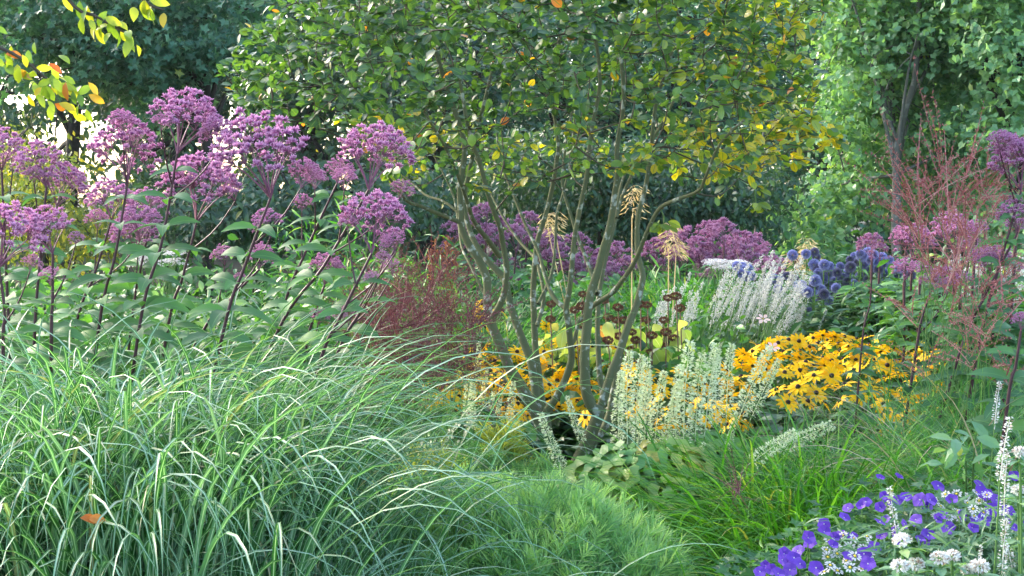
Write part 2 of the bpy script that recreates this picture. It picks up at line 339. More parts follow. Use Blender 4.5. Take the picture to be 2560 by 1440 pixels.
# ------------------------------------------------------------------ background wood
GAPS = [(235, 370, 75, 60), (275, 440, 55, 70), (190, 300, 75, 30), (150, 345, 60, 30), (215, 490, 60, 35), (560, 300, 40, 25), (570, 390, 45, 60), (545, 350, 40, 40), (865, 430, 22, 90), (60, 240, 50, 30), (120, 175, 60, 25), (860, 300, 30, 12), (430, 420, 35, 35), (700, 470, 20, 25), (10, 210, 25, 40),
        (2160, 560, 26, 22), (2140, 590, 24, 14), (2230, 470, 20, 20), (585, 470, 26, 30)]
def proj(p):
    y = p[:, 1]*cos(PITCH)-(p[:, 2]-CZ)*sin(PITCH); z = p[:, 1]*sin(PITCH)+(p[:, 2]-CZ)*cos(PITCH)
    return 1280+F*p[:, 0]/y, 720-F*z/y
def keep_gaps(p, amt=1., grow=1.):
    X, Y = proj(p); k = np.ones(len(p), bool)
    for gx, gy, rx, ry in GAPS:
        q = ((X-gx)/(rx*grow))**2+((Y-gy)/(ry*grow))**2; nz = np.sin(X*.23+2.5*np.sin(Y*.09))+np.sin(Y*.21+2.2*np.sin(X*.1+1)); k &= ~((q < 1.6) & (nz > -1.25+1.35*q))
    return k
def tree(name, label, px, D, trunk_px, r0, crown, n, tpl, size, m, *a_, dfront=0, **k_): return _tree(name, label, px, D, trunk_px, r0, crown, n, tpl, size, m, *a_, dfront=dfront, **k_)
def _tree(name, label, px, D, trunk_px, r0, crown, n, tpl, size, m, bark='bark_dark', gap=.0, per=16, rad=.38, limbs=8, group=None, ivy=False, lean=None, sub=True, dfront=0):
    """crown: list of (px, py, rx, ry, rD) lobes of foliage; trunk_px: the trunk's axis as picture points at this distance"""
    g = G(trunk_px[0], D-dfront); t = thing(name, label, 'tree', g, group); O = np.array(t.location)
    pts = [g]+[P(x, y, D-dfront+U(-.05, .05)) for x, y in zip(trunk_px[1::2], trunk_px[2::2])]
    c = bez(np.array(pts), 16); mb = MB(); rr = np.linspace(r0, r0*.45, 16); rr[0] *= 1.4
    mb.tube(c-O, rr, 9)
    cl = []; A = [max(1, q[2]*q[3]*q[4]**.6) for q in crown]; A = np.array(A)/sum(A)
    for (x, y, rx, ry, rD), f in zip(crown, A):
        k = max(2, int(n*f/per)); d = randdir(k)*(U(.25, 1, k)**.45)[:, None]
        cl.append(P(x+d[:, 0]*rx, y+d[:, 2]*ry, D+d[:, 1]*rD))
    cl = np.concatenate(cl)
    if dfront:
        X, Y = proj(cl); tx = np.interp(Y, [180, 270, 380, 480, 560], [2292, 2265, 2243, 2242, 2240]); cl = cl[~((np.abs(X-tx) < 30) & (Y > 230) & (Y < 560) & (cl[:, 1] < D))]
    for k in range(limbs):
        e = cl[rng.integers(len(cl))]; s = c[rng.integers(5, 16)]
        if e[2] < s[2]-.2: s = c[6]
        mid = (s+e)/2+np.array([0, 0, U(.0, .25)]); b = bez([s, mid, e], 7)
        mb.tube(b-O, np.linspace(r0*.42, r0*.1, 7), 5)
        for _ in range(2):
            e2 = cl[np.argmin(np.linalg.norm(cl-b[4]-randdir(1)[0]*.7, axis=1))]; mb.tube(bez([b[4], (b[4]+e2)/2+[0, 0, .1], e2], 5)-O, np.linspace(r0*.16, r0*.05, 5), 4)
    mb.obj('trunk', M[bark], t)
    mb = MB(); tmp = MB()
    N = len(cl); cc = np.repeat(cl, per, 0); off = rng.normal(size=(N*per, 3))*.5*rad; off[:, 2] *= .55
    pos = cc+off; k = np.ones(len(pos), bool)
    if gap: k = keep_gaps(pos, gap)
    pos = pos[k]; off = off[k]; nn = len(pos); v = np.repeat(U(0, .4, N), per)[k]
    nv = nrm(rng.normal(size=(nn, 3))*.6+np.array([0, -.5, .8])+off*1.5); d = nrm(off*2+rng.normal(size=(nn, 3))*.6+np.array([0, -.2, -.5]))
    mb.scatter(tpl, pos-O, d, nv, size*U(.6, 1.25, nn), np.clip(v+U(0, .62, nn), 0, 1)); mb.obj('crown', M[m], t)
    return t
def wood():
    # far trees: each its own trunk and crown
    far = [  # px, D, lobes, n, label, mat
        (-60, 19, [(-40, 100, 240, 260, 1.5), (0, 560, 200, 110, 1.5)], 3600, 'dark tree at far left behind the overhanging yellow sprays', 'dark'),
        (170, 22, [(230, 60, 330, 180, 1.5), (120, 470, 200, 70, 1.2), (220, 560, 220, 70, 1)], 5200, 'dark tree with bright sky showing between its lower leaves', 'dark'),
        (430, 20, [(440, 130, 260, 230, 1.4), (430, 480, 150, 120, 1.4)], 5200, 'dark tree behind the tallest mauve flower heads on the left', 'dark'),
        (760, 21, [(740, 90, 260, 260, 1.5), (760, 470, 190, 130, 1.5)], 5800, 'dark tree behind the left half of the oval-leaved tree crown', 'dark'),
        (1060, 19, [(1060, 130, 260, 260, 1.3), (1040, 500, 170, 130, 1.3)], 5200, 'dark tree in the gap left of the many-stemmed tree', 'dark'),
        (1380, 21, [(1380, 150, 300, 260, 1.5), (1380, 480, 260, 140, 1.5)], 6000, 'dark tree straight behind the slanting mossy stems', 'teal'),
        (1700, 20, [(1700, 170, 280, 260, 1.5), (1690, 500, 230, 130, 1.4)], 5600, 'dark blue-green tree behind the right stems of the many-stemmed tree', 'teal'),
        (2050, 21, [(2040, 150, 280, 260, 1.5), (2060, 540, 230, 120, 1.4)], 5200, 'dark tree between the oval-leaved crown and the fresh green tree', 'teal'),
        (2400, 22, [(2420, 150, 280, 280, 1.5), (2380, 560, 260, 110, 1.5)], 5600, 'dark tree behind the fresh green tree on the right', 'dark'),
        (2640, 19, [(2620, 200, 180, 280, 1.5), (2620, 560, 150, 110, 1.5)], 2600, 'dark tree at the far right edge of the wood', 'dark')]
    for px, D, lob, n, lab, m in far:
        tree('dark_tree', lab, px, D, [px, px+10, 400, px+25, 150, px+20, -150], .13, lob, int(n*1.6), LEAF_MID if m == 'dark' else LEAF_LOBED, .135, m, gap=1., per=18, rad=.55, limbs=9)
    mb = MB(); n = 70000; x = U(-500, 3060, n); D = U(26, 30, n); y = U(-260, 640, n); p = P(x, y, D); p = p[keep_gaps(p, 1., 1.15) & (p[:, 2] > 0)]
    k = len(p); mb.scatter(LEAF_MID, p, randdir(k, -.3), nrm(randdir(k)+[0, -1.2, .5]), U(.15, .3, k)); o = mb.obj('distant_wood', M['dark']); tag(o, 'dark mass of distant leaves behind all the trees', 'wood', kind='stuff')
wood()
t = tree('maple_tree', 'maple tree with drooping blue-green lobed leaves in the upper left', 480, 11, [515, 518, 420, 515, 250, 512, 100, 520, -80], .055,
     [(110, 60, 170, 90, 1), (330, 110, 230, 130, 1.1), (470, 110, 130, 90, 1), (420, 250, 90, 70, .8), (250, 170, 170, 60, .8), (40, 120, 100, 120, 1), (300, -60, 400, 120, 1.3), (560, 60, 110, 120, 1)], 14000, LEAF_LOBED, .09, 'teal', gap=.85, rad=.2, limbs=16)
t = tree('golden_shrub', 'small-leaved golden shrub lit from behind at the left', 60, 10, [110, 115, 520, 120, 420], .03,
     [(90, 430, 120, 110, .6), (60, 520, 150, 90, .6), (250, 540, 130, 70, .6), (170, 600, 170, 60, .5)], 5200, LEAF_TINY, .05, 'golden', gap=.9, rad=.25, limbs=8); t['category'] = 'shrub'
t = tree('leafy_shrub', 'dark leafy shrub filling the gap under the tree behind the mauve heads', 780, 9.6, [640, 640, 520, 650, 430], .03,
     [(640, 520, 150, 90, .5), (790, 520, 120, 90, .5), (470, 560, 170, 60, .5), (1000, 480, 90, 80, .5)], 5200, LEAF_MID, .07, 'dark', gap=.85, rad=.25, limbs=8); t['category'] = 'shrub'
# ivy column
def ivy_trunk():
    g = G(650, 12); t = thing('ivy_clad_trunk', 'tree trunk clad in small-leaved ivy left of the oval-leaved crown', 'tree', g)
    mb = MB(); c = bez([g, P(652, 400, 12), P(648, 150, 12), P(655, -150, 12)], 14); mb.tube(c-g, .07, 8); mb.obj('trunk', M['bark_dark'], t)
    n = 2600; s = U(0, 1, n); pos = np.stack([np.interp(s, np.linspace(0, 1, 14), c[:, k]) for k in range(3)], -1)-g
    a = U(0, 2*pi, n); r = .09+.05*np.abs(np.sin(s*30))*U(.3, 1.4, n); out = np.stack([np.cos(a), np.sin(a), 0*a], -1)
    mb = MB(); mb.scatter(LEAF_LOBED, pos+out*r[:, None], nrm(out*.3+randdir(n)*.4+[0, 0, -.6]), nrm(out+randdir(n)*.4), U(.05, .08, n)); mb.obj('ivy', M['ivy'], t)
ivy_trunk()
tree('fresh_green_tree', 'tall fresh green tree with a forked grey trunk on the right', 2240, 13, [2262, 2240, 620, 2242, 480, 2243, 380, 2265, 270, 2290, 180, 2300, -60], .047, dfront=.75, crown=
     [(2330, 60, 230, 110, 1.1), (2150, 30, 150, 80, .9), (2400, 170, 150, 90, .9), (2170, 160, 110, 110, .8), (2130, 300, 110, 80, .8), (2330, 330, 160, 70, .9), (2420, 420, 150, 70, .8), (2200, 420, 110, 60, .6), (2080, 560, 90, 110, .6), (2150, 480, 110, 60, .6), (2300, -90, 330, 90, 1.2), (2250, 250, 130, 60, .5), (2380, 500, 110, 60, .5)],
     n=21000, tpl=LEAF_TULIP, size=.088, m= 'tulip', bark='bark_grey', gap=.6, rad=.3, limbs=15)
tree('fresh_green_tree', 'fresh green tree cut off by the top right corner', 2560, 12, [2630, 2600, 500, 2530, 330, 2470, 190, 2440, 60], .06,
     [(2520, 80, 110, 100, .8), (2560, 200, 90, 70, .7), (2500, -60, 170, 80, .9), (2520, 330, 90, 60, .6), (2540, 560, 90, 90, .6)], 7500, LEAF_TULIP, .088, 'tulip', 'bark_dark', rad=.3, limbs=9)
def pale_stem():
    g = G(1885, 14); t = thing('birch_sapling', 'slim pale birch stem in front of the dark wood', 'tree', g)
    mb = MB(); mb.tube(bez([g, P(1888, 640, 14), P(1895, 520, 14), P(1910, 330, 14)], 12)-g, np.linspace(.035, .015, 12), 7); mb.obj('trunk', M['bark_grey'], t)
    mb = MB(); c = P(U(1820, 1960, 24), U(280, 440, 24), U(13.6, 14.4, 24))-g; leafmass(mb, LEAF_TINY, c, .22, 18, .05); mb.obj('crown', M['teal'], t)
pale_stem()
tree('dark_shrub', 'dark blue-green shrub behind the middle mauve flower heads', 1500, 12.5, [1500, 1500, 560, 1510, 450], .03,
     [(1400, 430, 250, 110, .7), (1650, 470, 220, 120, .7), (1520, 540, 260, 60, .5), (1850, 480, 130, 100, .6)], 12000, LEAF_MID, .075, 'dark', rad=.26, limbs=6)['category'] = 'shrub'

# ------------------------------------------------------------------ the many-stemmed tree
def main_tree():
    D0 = 5.5; g = G(1390, D0); t = thing('multi_stem_tree', 'many-stemmed tree with lichen-spotted slanting stems and oval leaves', 'tree', g); O = np.array(t.location)
    # each stem: points (px, py), start/end width in px, depth drift
    ST = [
     ([(1378,1225),(1366,1180),(1352,1120),(1350,1060),(1322,1002),(1300,960),(1277,926),(1258,880),(1242,842),(1225,800),(1218,752),(1218,703),(1200,655),(1173,613),(1155,571),(1152,526),(1150,470),(1162,382),(1155,330),(1120,230),(1090,130)], 62, 20, 0, 0),
     ([(1350,1062),(1342,1010),(1336,960),(1326,901),(1298,828),(1273,755),(1262,700),(1230,664),(1197,623),(1173,571),(1160,500),(1175,420),(1200,300),(1230,180)], 46, 16, .02, .25),
     ([(1350,1062),(1372,1020),(1387,1000),(1414,947),(1429,895),(1425,850),(1421,809),(1415,771),(1423,728),(1430,665),(1437,589),(1454,502),(1468,434),(1478,330),(1500,210),(1490,100)], 38, 15, 0, -.2),
     ([(1396,1215),(1384,1140),(1370,1070),(1354,1000),(1350,962),(1339,876),(1335,794),(1333,728),(1336,672),(1343,606),(1364,537),(1381,467),(1392,399),(1395,347),(1380,230),(1400,90)], 42, 15, .14, .2),
     ([(1420,1215),(1429,1184),(1462,1120),(1485,1067),(1496,1030),(1481,1019),(1466,981),(1462,932),(1462,880),(1468,812),(1470,775),(1478,728),(1492,686),(1506,630),(1527,554),(1537,485),(1544,434),(1543,365),(1560,250),(1550,120)], 66, 16, -.1, -.1),
     ([(1496,1032),(1504,1011),(1526,940),(1549,880),(1571,812),(1590,767),(1603,715),(1607,686),(1596,644),(1593,589),(1596,537),(1614,467),(1628,375),(1640,260),(1680,130)], 42, 16, -.1, .2),
     ([(1510,990),(1500,944),(1496,880),(1494,812),(1496,756),(1499,728),(1510,665),(1527,596),(1541,545),(1560,480),(1600,400),(1660,300),(1720,180)], 30, 12, .02, .4),
     ([(1428,1200),(1450,1160),(1477,1120),(1515,1060),(1530,1000),(1549,890)], 44, 30, .1, .1)]
    BR = [
     ([(1225,800),(1239,783),(1260,735),(1267,675),(1256,603),(1249,564),(1225,502),(1197,399),(1173,330),(1150,200)], 34, 14, -.05, -.3),
     ([(1249,640),(1220,600),(1183,550),(1162,485),(1120,380),(1060,280)], 26, 9, -.1, -.5),
     ([(1415,771),(1385,745),(1364,693),(1346,630),(1312,558),(1280,478),(1250,400),(1240,300)], 22, 9, 0, .4),
     ([(1343,815),(1360,745),(1350,686),(1336,644),(1301,606),(1260,547),(1228,485),(1190,400),(1140,340)], 20, 8, .1, .5),
     ([(1345,760),(1365,720),(1381,676),(1388,617),(1392,537),(1409,478),(1430,380),(1440,250)], 18, 9, .1, .4),
     ([(1492,735),(1489,721),(1475,672),(1447,599),(1419,512),(1406,450),(1420,330),(1450,200)], 22, 9, 0, .3),
     ([(1470,780),(1485,762),(1527,735),(1562,693),(1590,648),(1614,589),(1645,526),(1683,502),(1745,478),(1765,440),(1800,360),(1860,300)], 26, 10, 0, -.5),
     ([(1425,860),(1436,850),(1447,805),(1462,786),(1478,760)], 20, 16, 0, 0),
     ([(1150,556),(1093,533),(1044,512),(1017,502),(960,430),(880,360)], 20, 7, 0, -.5),
     ([(1145,530),(1107,502),(1065,488),(1030,457),(960,400),(900,340)], 14, 6, 0, .3),
     ([(1218,748),(1180,670),(1155,620),(1146,560),(1130,480),(1080,380)], 16, 8, .05, .4),
     ([(1541,545),(1545,500),(1560,440),(1590,395),(1640,380),(1700,330)], 16, 8, .2, .5)]
    nodes = []; leaf_r = []
    def build(ST, name):
        for pts, w0, w1, d0, d1 in ST:
            pts = np.array(pts, float); n = len(pts); D = D0+d0+(d1)*np.linspace(0, 1, n)**1.3*1.6
            c = bez(P(pts[:, 0], pts[:, 1], D), n*3); m = len(c)
            r = np.interp(np.linspace(0, 1, m), [0, 1], [w0, w1])/2/(F/D0)*.55
            r *= 1+.05*np.sin(np.arange(m)*1.9)*U(.3, 1, m)
            mb = MB(); mb.tube(c-O, r, 10); mb.obj(name, M['bark'], t)
            up = c[:, 2] > CZ-.12
            nodes.extend(c[up])
    build(ST, 'stem'); build(BR, 'branch')
    # crown targets
    lowx = [560, 600, 700, 800, 900, 1050, 1200, 1300, 1350, 1450, 1600, 1700, 1850, 2000, 2060, 2140]
    lowy = [215, 285, 270, 320, 335, 450, 480, 430, 450, 450, 440, 480, 430, 410, 400, 340]
    T = []
    while len(T) < 1900:
        x = U(560, 2140); y = U(-420, 470)
        lo = np.interp(x, lowx, lowy); hi = np.interp(x, [560, 640, 720, 900, 1300, 1900, 2060, 2140], [165, 60, -60, -260, -420, -300, -40, 300])
        rt = np.interp(y, [-300, 0, 60, 120, 200, 300, 345, 400], [1950, 2120, 2060, 2020, 2040, 2060, 2120, 2050])
        lo += 30*sin(x*.021)+22*sin(x*.057+1)+U(-25, 25)
        if y > lo or y < hi or x > rt: continue
        # thinner towards the underside
        if y > 290 and 1100 < x < 1900 and U(0, 1) < .4: continue
        ex = abs((x-1350)/800); rd = 1.25*math.sqrt(max(.04, 1-ex*ex)); dd = D0+.1+U(-1, 1)*rd
        if dd < 5.35 and 1080 < x < 1720 and y > 90 and U(0, 1) < .62: continue
        T.append(P(x, y, dd))
    T = np.array(T); cen = P(1390, 420, D0)
    T = T[np.argsort(np.linalg.norm((T-cen)*[1, 1, 1.1], axis=1))]
    N = np.array(nodes); cnt = np.zeros(len(N)); mb = MB(); tips = []; tdir = []
    NP = [N]; allN = N
    for e in T:
        v = allN-e; dist = np.linalg.norm(v, axis=1)
        inward = np.linalg.norm(allN-cen, axis=1) > np.linalg.norm(e-cen)*.97
        cost = dist*(1+.8*np.maximum(0, v[:, 2]/np.maximum(dist, .01)))+inward*.6
        s = allN[np.argmin(cost)]; L = np.linalg.norm(e-s)
        mid = (s+e)/2+np.array([0, 0, -.06*L])+randdir(1)[0]*L*.09
        b = bez([s, mid, e], 6); r0 = min(.0085, .0016+.0085*L)
        mb.tube(b-O, np.linspace(r0, .0014, 6), 4)
        allN = np.concatenate([allN, b[2:]]); tips.append(b)
    mb.obj('twigs', M['twig'], t)
    # leaves along the outer part of every twig
    pos = []; dr = []; 
    for b in tips:
        k = rng.integers(7, 15); s = np.concatenate([U(.4, 1, k-2), [.97, 1.]]); ax = nrm(b[-1]-b[-3])
        p = np.stack([np.interp(s, np.linspace(0, 1, 6), b[:, q]) for q in range(3)], -1)
        pos.append(p+rng.normal(size=p.shape)*.008); sd_ = nrm(rng.normal(size=(k, 3))*[1, 1, .45]); dr.append(nrm(sd_+ax*.8+[0, 0, -.12]))
    pos = np.concatenate(pos); dr = np.concatenate(dr); n = len(pos)
    X, Y = proj(pos); yel = np.clip((X-1450)/600, 0, 1)*.5+np.where((Y > 300), .3, 0)  # yellower underside: backlit glow put into leaf colour; right side is autumn yellowing
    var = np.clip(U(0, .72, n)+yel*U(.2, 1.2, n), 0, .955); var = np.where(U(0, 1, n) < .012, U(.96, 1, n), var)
    nv = nrm(rng.normal(size=(n, 3))*.5+[0, -.35, 1])
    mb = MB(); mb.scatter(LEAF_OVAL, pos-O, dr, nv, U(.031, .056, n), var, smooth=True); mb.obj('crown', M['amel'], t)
    # low hanging sprays on the right
    for sx, sy, br in ((1893, 510, [(1860, 400), (1885, 470), (1890, 515)]), (1660, 560, [(1650, 520), (1660, 545), (1655, 580)])):
        mb = MB(); c = P([q[0] for q in br], [q[1] for q in br], 5.2); mb.tube(bez(c, 6)-O, .003, 4); k = 9; p = P(sx+U(-12, 12, k), sy+U(-8, 12, k), 5.2)
        mb.scatter(LEAF_OVAL, p-O, nrm(horiz(k)+[0, 0, -.3]), nrm(randdir(k)*.4+[0, -.6, .8]), .06, U(.7, .9, k)); mb.obj('spray', M['amel'], t)
main_tree()

# ------------------------------------------------------------------ overhanging sprays, top left, close to the camera
def overhang(label, path, D, n, spread, size=.032, extra=None):
    c = bez(P([q[0] for q in path], [q[1] for q in path], D), 14); t = thing('overhanging_branch', label, 'branch', c[0], 'yellow-green sprays overhanging from the left')
    O = np.array(t.location); mb = MB(); mb.tube(c-O, np.linspace(.0042, .0014, 14), 6); mb.obj('twig', M['twig'], t)
    s = U(0, 1, n)**.9; p = np.stack([np.interp(s, np.linspace(0, 1, 14), c[:, q]) for q in range(3)], -1)+rng.normal(size=(n, 3))*[spread, spread, spread*.7]
    if extra: p = np.concatenate([p, P([q[0] for q in extra], [q[1] for q in extra], D)])
    n = len(p); mb = MB(); mb.scatter(LEAF_POINT, p-O, nrm(rng.normal(size=(n, 3))*[.5, .5, .35]+[.25, 0, -.6]), nrm(randdir(n)*.6+[0, -1, .5]), U(.75, 1.2, n)*size, smooth=True); mb.obj('leaves', M['over'], t)
overhang('long drooping spray of yellow-green leaves entering from the left edge', [(-140, 60), (-20, 110), (60, 150), (120, 200), (165, 235), (195, 250)], 2.6, 75, .026, extra=[(197, 262), (150, 205), (165, 225), (20, 130), (40, 170)])
overhang('small leaf spray hanging from the top edge above the first mauve heads', [(130, -60), (190, 20), (240, 40), (290, 70), (320, 85)], 2.6, 22, .012, .037, [(250, 60), (300, 70), (235, 70), (330, 90), (340, 110), (270, 25), (220, 12)])
overhang('short leaf cluster at the top edge right of the other yellow spray', [(330, -70), (350, -10), (380, 15), (410, 25)], 2.6, 6, .01, .038, [(345, 15), (380, 8), (410, 30), (370, 0), (355, 25)])

# ------------------------------------------------------------------ joe pye weed, left foreground
def joe_plant(label, base, heads, D, nl=6, ls=1.08, lib=HEADS, sr=.0052, group='tall mauve-headed plants in the left foreground', top=None, leafm='joeleaf', name='joe_pye_weed'):
    """base: picture point low on the stem; heads: (px, py, width px, tilt) centre of each dome"""
    hx, hy, hw, ht = heads[0]; hw *= 1.07; W0 = hw*D/F; fork = P(hx-sin(ht)*hw*.5, hy+.52*hw, D)
    b = P(base[0], base[1], D); dirn = (b-fork); 
    gx = b+dirn*(b[2]/max(.05, -dirn[2]))*.6; gx[2] = 0
    t = thing(name, label, 'plant', gx, group); O = np.array(t.location)
    c = bez([O, b, (b+fork)/2+[U(-.012, .012), 0, 0], fork], 22)
    mb = MB(); mb.tube(c-O, np.linspace(sr*1.15, sr*.7, 22), 6); 
    for (x, y, w, ti) in heads[1:]:
        w *= 1.07; f2 = P(x-sin(ti)*w*.5, y+.52*w, D+U(-.08, .08)); s = c[np.argmin(np.abs(c[:, 2]-(f2[2]-.15)))]
        mb.tube(bez([s, (s+f2)/2+np.array([(f2-s)[0]*.08, 0, -.008]), f2], 6)-O, np.linspace(sr*.55, sr*.35, 6), 5)
        put_head(t, f2, w*D/F, ti, lib, rng.integers(9), .9)
    mb.obj('stem', M['joestem'], t)
    put_head(t, fork, W0, ht, lib, rng.integers(9), 1.)
    mb = MB(); zs = np.arange(.2, fork[2]-.02, .076)+U(-.01, .01)
    for k, z in enumerate(zs):
        p = np.array([np.interp(z, c[:, 2], c[:, q]) for q in range(3)])-O; nw = 5 if z < fork[2]-.25 else 4
        a = U(0, 2*pi)+np.arange(nw)*2*pi/nw+U(-.2, .2, nw); f = max(.35, min(1, 1.25-(z/fork[2])*.75))
        d = np.stack([np.cos(a), np.sin(a), U(.15, .55, nw)], -1)
        mb.scatter(LEAF_LONG, np.repeat(p[None], nw, 0), nrm(d), nrm(np.array([0, -.45, 1.])+randdir(nw)*.35), U(.13, .19, nw)*f*ls, smooth=True)
    mb.obj('leaves', M[leafm], t)
    return t
JP = [
 ('mauve plant cut off by the left edge with its upper head small', (22, 820), [(20, 362, 120, .25), (40, 395, 60, .3)], 4.3),
 ('mauve plant with a two-tiered head second from the left edge', (86, 842), [(135, 400, 120, .3), (165, 445, 130, .35), (85, 430, 50, 0)], 4.2),
 ('plant with a broad pale mauve head drooping at the left edge', (8, 900), [(35, 570, 180, .4), (85, 650, 50, .4)], 3.8),
 ('plant with a round mauve head low between the left edge and the slanting stems', (128, 866), [(145, 565, 125, .2), (130, 685, 60, 0), (195, 590, 40, .3)], 3.9),
 ('slanting plant whose mauve dome has a small knob on its upper left', (246, 825), [(350, 360, 165, .35), (305, 295, 70, 0)], 4.1),
 ('tallest mauve plant with its head reaching highest of all', (347, 825), [(470, 290, 170, .3), (565, 320, 90, .35), (400, 300, 50, -.1)], 4.0),
 ('mauve plant with ragged head right below the tallest one', (417, 832), [(520, 455, 185, .3), (600, 470, 60, .4)], 4.3),
 ('plant with the largest and fullest mauve dome', (555, 842), [(700, 370, 225, .2), (775, 420, 90, .5), (690, 545, 85, .3)], 3.9),
 ('plant with a neat mauve dome nearest the many-stemmed tree', (684, 850), [(950, 375, 180, .3), (1010, 465, 60, .4), (860, 440, 65, 0)], 4.2),
 ('plant with a wide flat mauve head under the neat dome', (790, 935), [(960, 540, 170, .35), (1000, 600, 60, .4), (870, 550, 50, 0), (935, 690, 40, .2)], 3.9),
 ('low slender mauve plant in front of the sunlit gap', (187, 825), [(290, 490, 110, .2), (240, 540, 60, -.1), (360, 545, 110, .2)], 4.7),
 ('slender plant with small mauve heads behind the tallest stem', (330, 800), [(385, 510, 100, .2), (350, 575, 120, .1), (310, 560, 60, 0)], 4.8),
 ('short mauve plant low in the middle of the leafy stems', (500, 840), [(655, 635, 70, .2), (565, 630, 60, .1), (600, 690, 30, 0)], 4.7),
 ('short mauve plant right of the leafy stems above the red grass', (760, 900), [(825, 665, 85, .3), (880, 780, 65, .3), (800, 785, 50, .2)], 4.4),
 ('thin plant with little mauve tufts beside the neat dome', (700, 800), [(850, 420, 70, .2), (760, 500, 50, .2), (790, 440, 60, .1)], 4.6),
 ('leaning mauve plant low at the right end of the group', (830, 920), [(1000, 590, 60, .4), (990, 660, 50, .3), (960, 640, 40, .2)], 4.2)]
for lab, b, h, D in JP: joe_plant(lab, b, h, D)

def joe_clump(label, hs, D, w=(70, 90), group='rose-mauve clumps farther back', leaves=900, lh=.85, name='joe_pye_clump', lib=FARHEADS):
    xs = [q[0] for q in hs]; cx = np.mean(xs); g = G(cx, D); t = thing(name, label, 'plant', g, group); O = np.array(t.location); mb = MB()
    tops = []
    for q in hs:
        x, y = q[:2]; wpx = q[2] if len(q) > 2 else U(*w); d = D+U(-.3, .3); f = P(x, y+.5*wpx, d); tops.append(f)
        b = f.copy(); b[2] = 0; b[0] = f[0]-.08+(O[0]-f[0])*.25; mb.tube(bez([b, (b+f)/2+[.02, 0, 0], f], 6)-O, .006, 4, 0)
        put_head(t, f, wpx*d/F, U(-.1, .3), lib, rng.integers(9), .95)
    mb.obj('stem', M['joestem'], t)
    tops = np.array(tops); k = leaves; i = rng.integers(len(tops), size=k); p = tops[i]-O; s = U(.1, .98, k); p[:, 2] = tops[i][:, 2]*s*lh+.02; p[:, 0] -= .06*(1-s)
    p[:, :2] += rng.normal(size=(k, 2))*.05
    mb = MB(); mb.scatter(LEAF_MID, p, nrm(horiz(k)+[0, 0, .1]), nrm(randdir(k)*.35+[0, -.2, 1]), U(.09, .15, k)); mb.obj('leaves', M['joeleaf'], t)
joe_clump('rose-mauve clump seen between the left stems of the tree', [(1130, 580), (1215, 535), (1170, 560), (1250, 575), (1225, 600), (1320, 555), (1290, 590), (1180, 610, 60), (1350, 600), (1300, 700, 60), (1270, 660, 60), (1120, 620, 50)], 9)
joe_clump('rose-mauve clump seen between the middle stems of the tree', [(1370, 610), (1400, 635), (1440, 610), (1380, 650), (1460, 660), (1420, 680), (1500, 650), (1475, 690), (1520, 690), (1540, 640), (1560, 665), (1430, 720, 60)], 9)
joe_clump('rose-mauve clump just right of the outermost tree stem', [(1640, 630), (1680, 605), (1720, 595), (1660, 650), (1700, 640), (1750, 620), (1770, 580), (1740, 650)], 9.5)
joe_clump('rose-mauve clump peaking right of the golden oats', [(1810, 575, 80), (1790, 600), (1830, 620), (1850, 610), (1880, 610), (1820, 650), (1860, 650), (1890, 640), (1780, 640), (1770, 660, 60)], 9.3)
joe_clump('small purple tufts between the rose clump and the blue globes', [(1915, 620, 40), (1930, 650, 45), (1910, 670, 60), (1955, 660, 40), (1950, 685, 50), (1990, 650, 45), (1770, 690, 50)], 8.5, leaves=300)
joe_clump('mauve clump behind the blue globes left of the pink plumes', [(2180, 610, 75), (2165, 620, 50), (2200, 625, 50)], 7.5, leaves=200)
joe_clump('mauve clump with broad heads showing through the pink plumes', [(2280, 600, 110), (2265, 585, 70), (2390, 580, 120), (2370, 560, 90), (2440, 570, 60), (2260, 670, 70), (2300, 670, 60), (2350, 690, 80), (2420, 620, 70)], 6.2, leaves=700, lib=HEADS)
joe_clump('mauve clump near the right edge with drooping heads', [(2490, 650, 100), (2460, 640, 80), (2530, 660, 60), (2540, 560, 60), (2400, 700, 70)], 5.4, leaves=500, lib=HEADS)
joe_plant('tall mauve plant with its big head cut off by the right edge', (2450, 850), [(2545, 400, 140, -.1), (2520, 360, 90, 0), (2500, 345, 60, 0)], 4.7, group='tall plants at the right edge')
joe_plant('dark-stemmed plant in front of the blue globes', (2155, 860), [(2180, 645, 16, 0)], 4.9, ls=.55, sr=.0035, group='tall plants at the right edge', leafm='herb')
joe_plant('dark-stemmed plant with mauve head rising to the right edge', (2400, 880), [(2550, 530, 90, .1), (2480, 640, 70, .1)], 4.7, ls=.7, group='tall plants at the right edge')
joe_plant('dark-stemmed plant with mauve head low at the right edge', (2520, 1000), [(2555, 800, 50, .1)], 4.2, group='tall plants at the right edge')
joe_plant('leafy dark-stemmed plant rising behind the yellow daisies on the right', (2290, 880), [(2330, 700, 50, .1), (2370, 710, 50, .1)], 5.1, ls=.7, group='tall plants at the right edge', leafm='herb')

